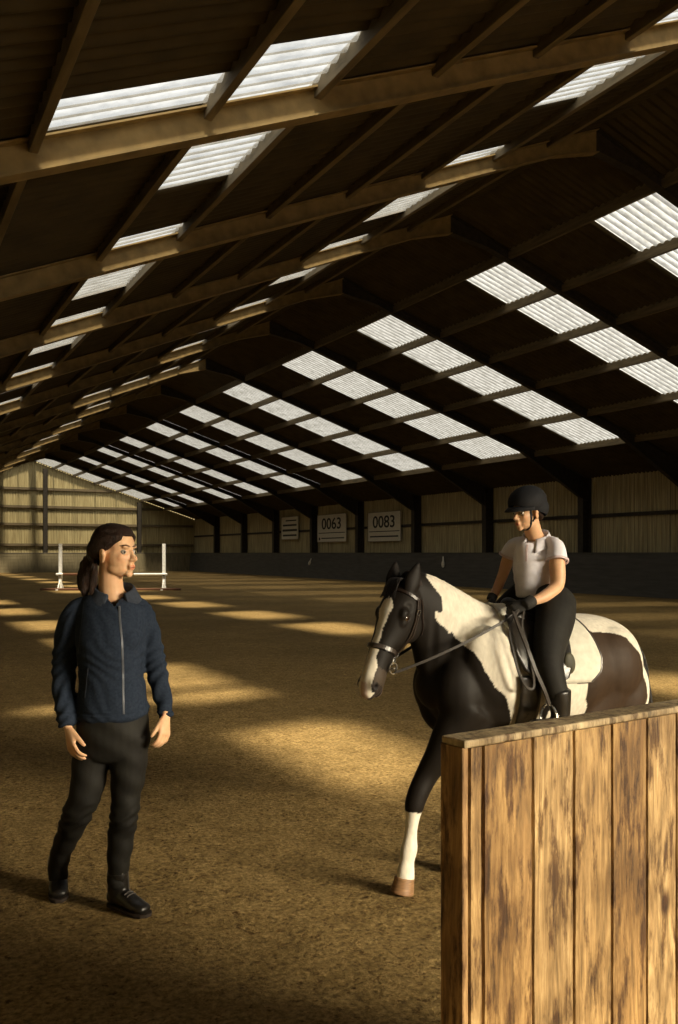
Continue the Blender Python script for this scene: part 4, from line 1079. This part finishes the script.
def rider():
    D = 4.42; ps = D/FPX; base = V(541, 640, 4.44); base = Vector((base.x, base.y, 0))
    B = lambda px, py, d=D: V(px, py, d) - base
    HVb = lambda a, b, z: HV(a, b, z) - base
    g = G()
    yaw = math.radians(-58); s = .80
    hp = V(527, 511.5, D-.06)
    T, R = head_geo(g, hp, yaw, s, pitch=-.16, ears=(1, -1), neck_to=V(536, 541, D+.0), neck_r=.056)
    g.tube([(V(536, 545, D), .07, .035), (V(536, 565, D), .08, .05), (V(538, 592, D), .08, .05), (V(541, 618, D), .09, .07)], n=18, side=(1, .3, 0))
    # arms: her right (far) and left (near)
    rh = V(494.5, 604, D-.02); lh = V(520, 608, D-.26)
    rs, re, rw = V(512, 546, D+.10), V(503.5, 573, D+.13), V(491, 600, D+.06)
    ls, le, lw = V(556, 546, D-.08), V(557, 585, D-.14), V(527.5, 603.5, D-.25)
    g.tube([(V(530, 548, D+.02), .024), (rs, .025), (V(509.5, 555, D+.115), .029), (V(507.5, 561, D+.117), .033), (re, .028), (V(497, 589, D+.10), .024), (rw, .019)], n=18)
    g.tube([(V(540, 548, D), .024), (ls, .028), (V(557, 558, D-.105), .036), (V(557, 565, D-.115), .040), (le, .035), (V(545, 596, D-.20), .029), (lw + (le-lw).normalized()*.012, .019)], n=18)
    # thighs and calves under the breeches
    for q in (1, -1):
        g.tube([(HV(-.26, q*.10, 1.34), .05), (HV(-.15, q*.20, 1.21), .045), (HV(-.07, q*.285, 1.06), .032), (HV(-.10, q*.31, .92), .022)], n=12)
    g.v = [tuple(Vector(v)-base) for v in g.v]
    o = fuse('person', g, m_skin, .0042, 6, loc=W(base), rotz=-TH)
    paint(o.data, 'Tint', (1, 1, 1), head_finish(o, T, R, s, base))
    tag(o, 'rider in a black helmet, pale short-sleeved polo shirt and black breeches, seated on the horse', 'person')
    eyes(o, T, R, s, base)
    X = R @ Vector((1, 0, 0)); t = lambda a, b, c: T(a, b, c) - base
    # hair bun peeping at the nape
    h = G(); h.ell(t(0, -.078, -.042), (.032, .028, .030)); h.tube([(t(.064, -.02, .0), .010, .016), (t(.058, -.05, -.03), .014, .018), (t(.03, -.08, -.045), .016, .018)], n=12)
    h.tube([(t(-.064, -.02, .0), .010, .016), (t(-.058, -.05, -.03), .014, .018), (t(-.03, -.08, -.045), .016, .018)], n=12)
    hr = fuse('hair', h, m_hair, .005, 3, parent=o)
    # helmet: shell, peak, harness
    h = G(); h.ell(t(0, -.012, .062), [.108*s, .132*s, .098*s], R @ Matrix.Rotation(-.08, 3, 'X'), 36, 24)
    h.ell(t(0, -.052, .012), [.100*s, .098*s, .085*s], R, 30, 20)
    he = fuse('helmet', h, m_helmet, .005, 3, parent=o)
    # hollow rim: trim below the brow line
    bm = bmesh.new(); bm.from_mesh(he.data)
    pn = R @ Vector((0, -.42, 1)).normalized(); co_ = t(0, .08, .034)
    bmesh.ops.bisect_plane(bm, geom=bm.verts[:]+bm.edges[:]+bm.faces[:], plane_co=co_, plane_no=pn, clear_inner=True, clear_outer=False)
    bm.to_mesh(he.data); bm.free(); 
    sol = he.modifiers.new('shell', 'SOLIDIFY'); sol.thickness = .012; sol.offset = -1
    h = G(); vs = []; n_ = 20
    for i in range(n_+1):
        a_ = math.radians(18+144*i/n_); ca, sa = math.cos(a_), math.sin(a_)
        bulge = .052*max(0, math.sin(math.pi*i/n_))**.8
        for rr, dz in ((0, .004), (.5, .001), (1, -.008)):
            vs.append(t(ca*.104, -.012+sa*(.126)+bulge*rr*1.0, .040+.026*(sa-.6)*.0 + dz - .012*rr + .030*(1-sa)*-.6))
    fs = []
    for i in range(n_):
        for k in range(2): a_ = i*3+k; fs.append((a_, a_+1, a_+4, a_+3))
    h.add(vs, fs); pk = obj('peak', h, m_helmet, he, smooth=True); sm = pk.modifiers.new('th', 'SOLIDIFY'); sm.thickness = .005
    for q in (1, -1):
        g2 = G(); bvh = bvh_of(o)
        for pts in ([(.073, .028, .030), (.064, .030, -.02), (.050, .028, -.065), (.022, .030, -.104), (0, .032, -.112)], [(.076, -.035, .010), (.066, -.005, -.035), (.052, .022, -.066)]):
            P_ = []; N_ = []
            for i in range(len(pts)-1):
                for k in range(5):
                    p = Vector(pts[i]).lerp(Vector(pts[i+1]), k/5); p.x *= q; pp = t(*p); nb_, nn, _, _ = bvh.find_nearest(pp)
                    P_.append(nb_ + nn*.0015); N_.append(nn)
            for _ in range(2): P_ = [P_[0]] + [(P_[i-1]+P_[i]*2+P_[i+1])/4 for i in range(1, len(P_)-1)] + [P_[-1]]
            g2.strip(P_, N_, .010, .003)
        obj('chin_strap', g2, m_helmet, he)
    g2 = G(); pts = []; nn = []
    for i in range(40):
        a_ = 2*math.pi*i/40; x = math.cos(a_); y = math.sin(a_); pts.append(t(x*.1075, -.012+y*.131, .050-.020*(1-0)*(0) + .30*(y*.131)*1.0*.3)); nn.append(R @ Vector((x, y, 0)))
    # polo shirt
    j = G(); sd = (1, .45, 0)
    def st(px, py, hw, dep, dd=0.0): return (B(px, py, D+dd), hw*ps*1.06, dep)
    j.tube([st(536.5, 539, 10, .042), st(537, 542.5, 17, .060), st(536.5, 548, 21.5, .078), st(536.5, 556, 22.5, .090), st(536, 567, 22.5, .100), st(536, 578, 21.5, .092), st(537, 588, 21, .088), st(537.5, 594, 21.5, .090)], n=30, side=sd, cap=.2, exp=.92)
    j.ell(B(525, 562, D-.035), (.052, .045, .052)); j.ell(B(541, 562, D-.070), (.050, .038, .052))
    j.tube([(B(524, 543, D+.06), .030, .036), (B(513.5, 546, D+.10), .038, .042), (B(508.5, 555.5, D+.115), .045, .047)], n=20, cap=.12)
    j.tube([(B(547, 543, D-.04), .032, .038), (B(555.5, 547, D-.08), .043, .046), (B(557, 560, D-.11), .051, .053)], n=20, cap=.12)
    jk = fuse('polo_shirt', j, m_polo, .005, 9, parent=o)
    a = coords(jk.data); n = np.empty(len(a)*3); jk.data.vertices.foreach_get('normal', n); n = n.reshape(-1, 3)
    zt = B(0, 594).z; zz = a[:, 2]-zt
    a += n*(.0013*np.sin(zz*110+9*np.sin(a[:, 0]*20)+a[:, 0]*25)*np.clip(1-np.abs(zz-.05)/.14, 0.12, 1))[:, None]; setco(jk.data, a)
    bv = bvh_of(jk)
    seam('placket', bv, base, [(527.5, 545), (526.5, 552), (526, 562)], m_polo2, jk, .012, .002)
    def hemring(c, ax, r1, r2, sd_, w_):
        c = Vector(c); ax = Vector(ax).normalized(); u = (Vector(sd_)-ax*Vector(sd_).dot(ax)).normalized(); v = ax.cross(u); P_ = []; N_ = []
        for i in range(28):
            a_ = 2*math.pi*i/28; d = u*math.cos(a_)*r1+v*math.sin(a_)*r2; P_.append(c+d); N_.append(d.normalized())
        g_ = G(); g_.strip(P_, N_, w_, .004, True); return obj('sleeve_hem', g_, m_polo2, jk)
    hemring(B(508.2, 556, D+.115), B(508.5, 555.5, D+.115)-B(512.5, 545, D+.10), .0455, .0475, (1, 0, 0), .012)
    hemring(B(557.1, 561, D-.112), B(557, 560, D-.11)-B(556.5, 546, D-.08), .0525, .0535, (1, 0, 0), .012)
    # collar: two leaves open at the throat
    cg = G(); n_ = 36; C0 = B(536, 537, D-.01); vs = []; m7 = 6
    for i in range(n_+1):
        ang = math.radians(-128 + 22 + 316*i/n_); fr = min(i, n_-i)/(n_/2)
        ex, ey = math.cos(ang), math.sin(ang); ri, ro = .053, .076 + .020*(1-fr)**2; drop = -.018-.040*(1-fr)**2; top = .006 + .016*min(1, fr*1.4)
        for rr, zz_ in ((ri, -.012), (ri+.003, top), (ri+.009, top+.001), (ro, drop), (ro-.004, drop-.004), (ri+.005, -.012)):
            vs.append(C0 + Vector((ex*rr*1.05, ey*rr, zz_ + .018*ey - .006*ex*-1)))
    fs = []
    for i in range(n_):
        for k in range(m7): fs.append((i*m7+k, i*m7+(k+1) % m7, (i+1)*m7+(k+1) % m7, (i+1)*m7+k))
    fs += [tuple(range(m7))[::-1], tuple(range(n_*m7, (n_+1)*m7))]; cg.add(vs, fs); obj('collar', cg, m_polo, jk, smooth=True)
    # breeches: seat wraps the saddle, thighs forward and down
    b = G()
    b.tube([(B(538, 589, D), .100, .080), (B(539.5, 598, D), .108, .088), (B(541, 612, D+.0), .122, .105), (B(542, 625, D+.02), .128, .115)], n=26, side=(1, .35, 0), cap=.35)
    for q in (1, -1):
        b.tube([(HVb(-.265, q*.10, 1.335), .095, .115), (HVb(-.21, q*.17, 1.265), .088, .105), (HVb(-.125, q*.24, 1.155), .072, .090), (HVb(-.075, q*.29, 1.06), .064, .072), (HVb(-.085, q*.31, .97), .057, .062), (HVb(-.105, q*.32, .90), .050, .055), (HVb(-.115, q*.325, .85), .040, .044)], n=24, side=hl, cap=.4)
    br = fuse('breeches', b, m_breech, .0065, 5, parent=o)
    g2 = G(); pts = []; nn = []
    for i in range(32):
        a_ = 2*math.pi*i/32; u = Vector((1, .35, 0)).normalized(); v = Vector((-.35, 1, 0)).normalized(); d = u*math.cos(a_)*.104+v*math.sin(a_)*.086
        pts.append(B(538.3, 594.5, D)+d); nn.append(d.normalized())
    g2.strip(pts, nn, .022, .003, True); obj('belt', g2, m_leather, br)
    for q in (1, -1):
        bt = G(); c0 = lambda a_, z_, y_=.325: HVb(a_+.095, q*y_, z_)
        bt.tube([(c0(-.20, .93), .054, .060), (c0(-.205, .88), .050, .054), (c0(-.21, .83), .042, .048), (c0(-.205, .785), .038, .046)], n=20, side=hl, cap=.3)
        bt.tube([(c0(-.240, .775), .032, .030), (c0(-.19, .775), .036, .034), (c0(-.12, .778), .040, .030), (c0(-.06, .788), .034, .022)], n=18, side=hl, cap=.8)
        fuse('riding_boot', bt, m_boot, .006, 4, parent=o)
        stirrup(q)
    # gloves closed on the reins
    gl = G(); hdv = Vector((-.80, -.45, -.25))
    hand(gl, rw - base, Vector((-.35, -.75, -.35)), Vector((-.75, .3, .55)), Vector((0, 0, 1)), L=.135, curl=(.9, 1.25, .8), spread=.03, tcurl=.8, tang=.45)
    gl.tube([(rw - base + (re-rw).normalized()*.028, .026), (rw-base, .025)], n=14, cap=.3)
    fuse('glove', gl, m_glove, .0036, 2, parent=o)
    gl = G()
    hand(gl, lw - base, Vector((-.80, -.10, -.42)), Vector((.10, -.92, .35)), Vector((-.3, 0, 1)), L=.155, curl=(.9, 1.25, .8), spread=.03, tcurl=.8, tang=.5)
    gl.tube([(lw - base + (le-lw).normalized()*.034, .031, .030), (lw-base, .031, .030), (lw-base-(le-lw).normalized()*.02, .026, .026)], n=14, cap=.3)
    fuse('glove', gl, m_glove, .0036, 2, parent=o)
    return o, HL(rw + Vector((-.01, -.05, -.03))), HL(lw + Vector((-.045, -.015, -.03)))
rid, RHh, LHh = rider()
# ---- reins, from the bit rings to the hands, with the loop hanging at the shoulder
def rope(name, pts, wd, m, parent, nr=None, sub=10):
    P_ = []
    pts = [Vector(p) for p in pts]
    for i in range(len(pts)-1):
        p0 = pts[max(0, i-1)]; p1 = pts[i]; p2 = pts[i+1]; p3 = pts[min(len(pts)-1, i+2)]
        for k in range(sub):
            t = k/sub; P_.append(.5*((2*p1)+(p2-p0)*t+(2*p0-5*p1+4*p2-p3)*t*t+(3*p1-p0-3*p2+p3)*t**3))
    P_.append(pts[-1]); g = G(); g.strip(P_, [nr or Vector((0, 1, .2))]*len(P_), wd, .004); return obj(name, g, m, parent)
rn = empty('reins', HW(0, 0, 0), HROT, 'dark reins running from the bit to the rider gloves with a hanging loop', 'reins')
bl = Hd(.382*hs_, .060, -.073); brr = Hd(.382*hs_, -.060, -.073)
mid = HP(440, 655, .17)
rope('left_rein', [bl, bl*.78+LHh*.22+Vector((0, .03, -.006)), bl*.5+LHh*.5 + Vector((0, .045, -.008)), bl*.2+LHh*.8+Vector((0, .04, -.004)), LHh], .013, m_rein, rn)
rope('right_rein', [brr, brr*.6+RHh*.4+Vector((0, -.09, -.02)), brr*.3+RHh*.7+Vector((0, -.08, -.01)), RHh], .016, m_rein, rn, nr=Vector((0, -1, .2)))
L1, L2, L3, L4 = HP(510, 628, .26), HP(513, 650, .29), HP(519.5, 674, .30), HP(528, 688, .30)
L5, L6 = HP(534, 684, .30), HP(529, 652, .31)
rope('rein_loop', [LHh, L1, L2, L3, L4, L5, L6, HP(522, 628, .27), LHh + Vector((-.03, .0, .0))], .013, m_rein, rn, nr=Vector((.1, 1, 0)))
SUN_E, SKY_E, DOOR_E, EXPO = 20.0, 1.3, 17000.0, 0.0
SUN_E, SKY_E, DOOR_E, EXPO = 20.0, 1.3, 17000.0, 0.0
# ============================================================ TIMBER PARTITION in the foreground
def wood(name, c1, c2, seed):
    m = bpy.data.materials.new(name); m.use_nodes = True; nt = m.node_tree; N = nt.nodes; L = nt.links; b = N['Principled BSDF']
    b.inputs['Roughness'].default_value = .6; b.inputs['Specular IOR Level'].default_value = .35
    tc = N.new('ShaderNodeTexCoord'); mp = N.new('ShaderNodeMapping'); mp.inputs['Location'].default_value = (seed*3.1, seed*1.7, seed*5.3)
    mp.inputs['Scale'].default_value = (1, 1, .10); L.new(tc.outputs['Object'], mp.inputs[0])
    warp = N.new('ShaderNodeTexNoise'); warp.inputs['Scale'].default_value = 9; warp.inputs['Detail'].default_value = 2; L.new(mp.outputs[0], warp.inputs['Vector'])
    add = N.new('ShaderNodeMix'); add.data_type = 'RGBA'; add.blend_type = 'LINEAR_LIGHT'; add.inputs['Factor'].default_value = .045
    L.new(mp.outputs[0], add.inputs['A']); L.new(warp.outputs['Color'], add.inputs['B'])
    gr = N.new('ShaderNodeTexNoise'); gr.inputs['Scale'].default_value = 75; gr.inputs['Detail'].default_value = 7; gr.inputs['Roughness'].default_value = .62
    L.new(add.outputs['Result'], gr.inputs['Vector'])
    rp = N.new('ShaderNodeValToRGB'); L.new(gr.outputs[0], rp.inputs[0])
    e = rp.color_ramp.elements; e[0].position = .30; e[0].color = (*[x*.42 for x in c2], 1); e[1].position = .70; e[1].color = (*c1, 1)
    k = rp.color_ramp.elements.new(.50); k.color = (*c2, 1)
    # weathered dark cracks and stains
    mp2 = N.new('ShaderNodeMapping'); mp2.inputs['Scale'].default_value = (1, 1, .22); mp2.inputs['Location'].default_value = (seed, 2*seed, 3*seed); L.new(tc.outputs['Object'], mp2.inputs[0])
    st = N.new('ShaderNodeTexNoise'); st.inputs['Scale'].default_value = 30; st.inputs['Detail'].default_value = 6; st.inputs['Roughness'].default_value = .7; L.new(mp2.outputs[0], st.inputs['Vector'])
    r2 = N.new('ShaderNodeValToRGB'); L.new(st.outputs[0], r2.inputs[0]); q = r2.color_ramp.elements
    q[0].position = .38; q[0].color = (.26, .19, .12, 1); q[1].position = .50; q[1].color = (1, 1, 1, 1)
    mp3 = N.new('ShaderNodeMapping'); mp3.inputs['Scale'].default_value = (1, 1, .8); L.new(tc.outputs['Object'], mp3.inputs[0])
    s3 = N.new('ShaderNodeTexNoise'); s3.inputs['Scale'].default_value = 7; s3.inputs['Detail'].default_value = 5; L.new(mp3.outputs[0], s3.inputs['Vector'])
    r3 = N.new('ShaderNodeValToRGB'); L.new(s3.outputs[0], r3.inputs[0]); q = r3.color_ramp.elements
    q[0].position = .36; q[0].color = (.52, .46, .38, 1); q[1].position = .62; q[1].color = (1.08, 1.05, 1, 1)
    def mul(a, c):
        x = N.new('ShaderNodeMix'); x.data_type = 'RGBA'; x.blend_type = 'MULTIPLY'; x.inputs['Factor'].default_value = 1
        L.new(a, x.inputs['A']); L.new(c, x.inputs['B']); return x.outputs['Result']
    col = mul(mul(rp.outputs[0], r2.outputs[0]), r3.outputs[0])
    # knots
    mk = N.new('ShaderNodeMapping'); mk.inputs['Scale'].default_value = (1, 1, .55); mk.inputs['Location'].default_value = (seed*.37, seed*.61, seed*.93); L.new(tc.outputs['Object'], mk.inputs[0])
    vo = N.new('ShaderNodeTexVoronoi'); vo.inputs['Scale'].default_value = 5.2; L.new(mk.outputs[0], vo.inputs['Vector'])
    r4 = N.new('ShaderNodeValToRGB'); L.new(vo.outputs['Distance'], r4.inputs[0]); q = r4.color_ramp.elements
    q[0].position = .05; q[0].color = (.16, .09, .04, 1); q[1].position = .13; q[1].color = (1, 1, 1, 1)
    col = mul(col, r4.outputs[0]); L.new(col, b.inputs['Base Color'])
    bp = N.new('ShaderNodeBump'); bp.inputs['Strength'].default_value = .8; bp.inputs['Distance'].default_value = .006
    L.new(gr.outputs[0], bp.inputs['Height']); L.new(bp.outputs[0], b.inputs['Normal'])
    return m
ga = math.radians(55.5)
GH, GD = 1.2, 1.74
base = V(467, 738, GD); base.z = 0
gate = empty('timber_partition', W(base), (math.pi/2 - ga) - TH, 'knotty pine board partition with capping rail, nearest thing at lower right', 'partition')
# local: x along the partition away to the right, +y away from viewer side
woods = [wood('pine_board_%s' % c, c1, c2, i*7.3+1) for i, (c, c1, c2) in enumerate((('honey', (.50, .345, .155), (.31, .195, .078)), ('pale', (.54, .395, .20), (.35, .23, .10)), ('amber', (.46, .30, .12), (.28, .165, .06))))]
w_dark = wood('end_stud_pine', (.50, .33, .15), (.32, .19, .08), 55)
w_cap = wood('capping_rail_pine', (.52, .43, .27), (.38, .30, .18), 77)
T = .062
def jag(g, x0, x1, z1, seed):
    """a plank face with slightly wandering edges"""
    r = random.Random(seed); n = 14; vs = []
    for i in range(n+1):
        z = .01 + (z1-.01)*i/n; a = r.uniform(-.0012, .0012); b = r.uniform(-.0012, .0012)
        vs += [(x0+a, -.0, z), (x1+b, -.0, z), (x1+b-.003, -.006, z), (x0+a+.003, -.006, z), (x0+a, .02, z), (x1+b, .02, z)]
    fs = []
    for i in range(n):
        k = 6*i; m_ = k+6
        for p, q in ((0, 3), (3, 2), (2, 1), (1, 5), (5, 4), (4, 0)): fs.append((k+p, k+q, m_+q, m_+p))
    fs.append((4, 5, 1, 2, 3, 0)); e = 6*n; fs.append((e+0, e+3, e+2, e+1, e+5, e+4))
    g.add(vs, fs)
edges = [0.0]
def gx(px):   # distance along the partition of photo column px
    k = (px-PX0)/FPX; return (k*base.y - base.x)/(math.sin(ga) - k*math.cos(ga))
for px in (481, 531, 572, 610, 645): edges.append(gx(px))
while edges[-1] < 1.15: edges.append(edges[-1] + .113)
for i, (a, b) in enumerate(zip(edges, edges[1:])):
    g = G(); jag(g, a+.0018, b-.0018, GH-.016, i+3)
    o = obj('plank', g, woods[(i*2) % 3], gate)
LG = edges[-1]
g = G(); g.box((LG/2, .037, (GH-.016)/2), (LG-.004, .032, GH-.04)); obj('core_panel', g, w_dark, gate)
for i, (a, b) in enumerate(zip(edges, edges[1:])):
    g = G(); g.box(((a+b)/2, T-.012, (GH-.016)/2+.005), (b-a-.004, .02, GH-.04)); obj('back_plank', g, woods[(i+1) % 3], gate, bevel=.002)
g = G(); g.box((-.006, T/2, (GH-.016)/2+.002), (.016, T+.004, GH-.0164)); obj('end_board', g, w_dark, gate, bevel=.003)
g = G(); g.box((LG/2-.004, T/2-.001, GH-.008), (LG+.014, T+.008, .016)); obj('capping_rail', g, w_cap, gate, bevel=.004)
# ============================================================ LIGHT, SKY, CAMERA
w = bpy.data.worlds.new('sky'); scn.world = w; w.use_nodes = True
bg = w.node_tree.nodes['Background']; bg.inputs[0].default_value = (.80, .88, 1.0, 1); bg.inputs[1].default_value = SKY_E
sd = bpy.data.lights.new('sun', 'SUN'); sd.energy = SUN_E; sd.angle = .10; sd.color = (1, .90, .72)
so = bpy.data.objects.new('sun', sd); COL.objects.link(so)
so.rotation_euler = Vector((.03, .42, -1)).to_track_quat('-Z', 'Y').to_euler()
ad = bpy.data.lights.new('doorway_daylight', 'AREA'); ad.shape = 'RECTANGLE'; ad.size = 9; ad.size_y = 4.5
ad.energy = DOOR_E;  ad.color = (1, .86, .62)
ao = bpy.data.objects.new('doorway_daylight', ad); COL.objects.link(ao)
ao.location = (12.0, -15.5, 6.7)
ao.rotation_euler = Vector((-.52, 1, -.27)).to_track_quat('-Z', 'Z').to_euler()
cd = bpy.data.cameras.new('camera'); cd.sensor_fit = 'VERTICAL'; cd.sensor_height = 36; cd.lens = 36*FPX/1024
cd.shift_y = (PY0-512)/1024; cd.clip_start = .05; cd.clip_end = 300
co = bpy.data.objects.new('camera', cd); COL.objects.link(co)
co.location = (0, 0, HC); co.rotation_euler = (math.pi/2, 0, -TH)
scn.camera = co
vs = scn.view_settings; vs.view_transform = 'Standard'; vs.look = 'None'; vs.gamma = 1; vs.use_curve_mapping = False; vs.exposure = EXPO
cy = scn.cycles; cy.use_denoising = True
try: cy.denoiser = 'OPENIMAGEDENOISE'
except Exception: pass
cy.max_bounces = 8; cy.diffuse_bounces = 5; cy.transparent_max_bounces = 12; cy.sample_clamp_indirect = 6.0
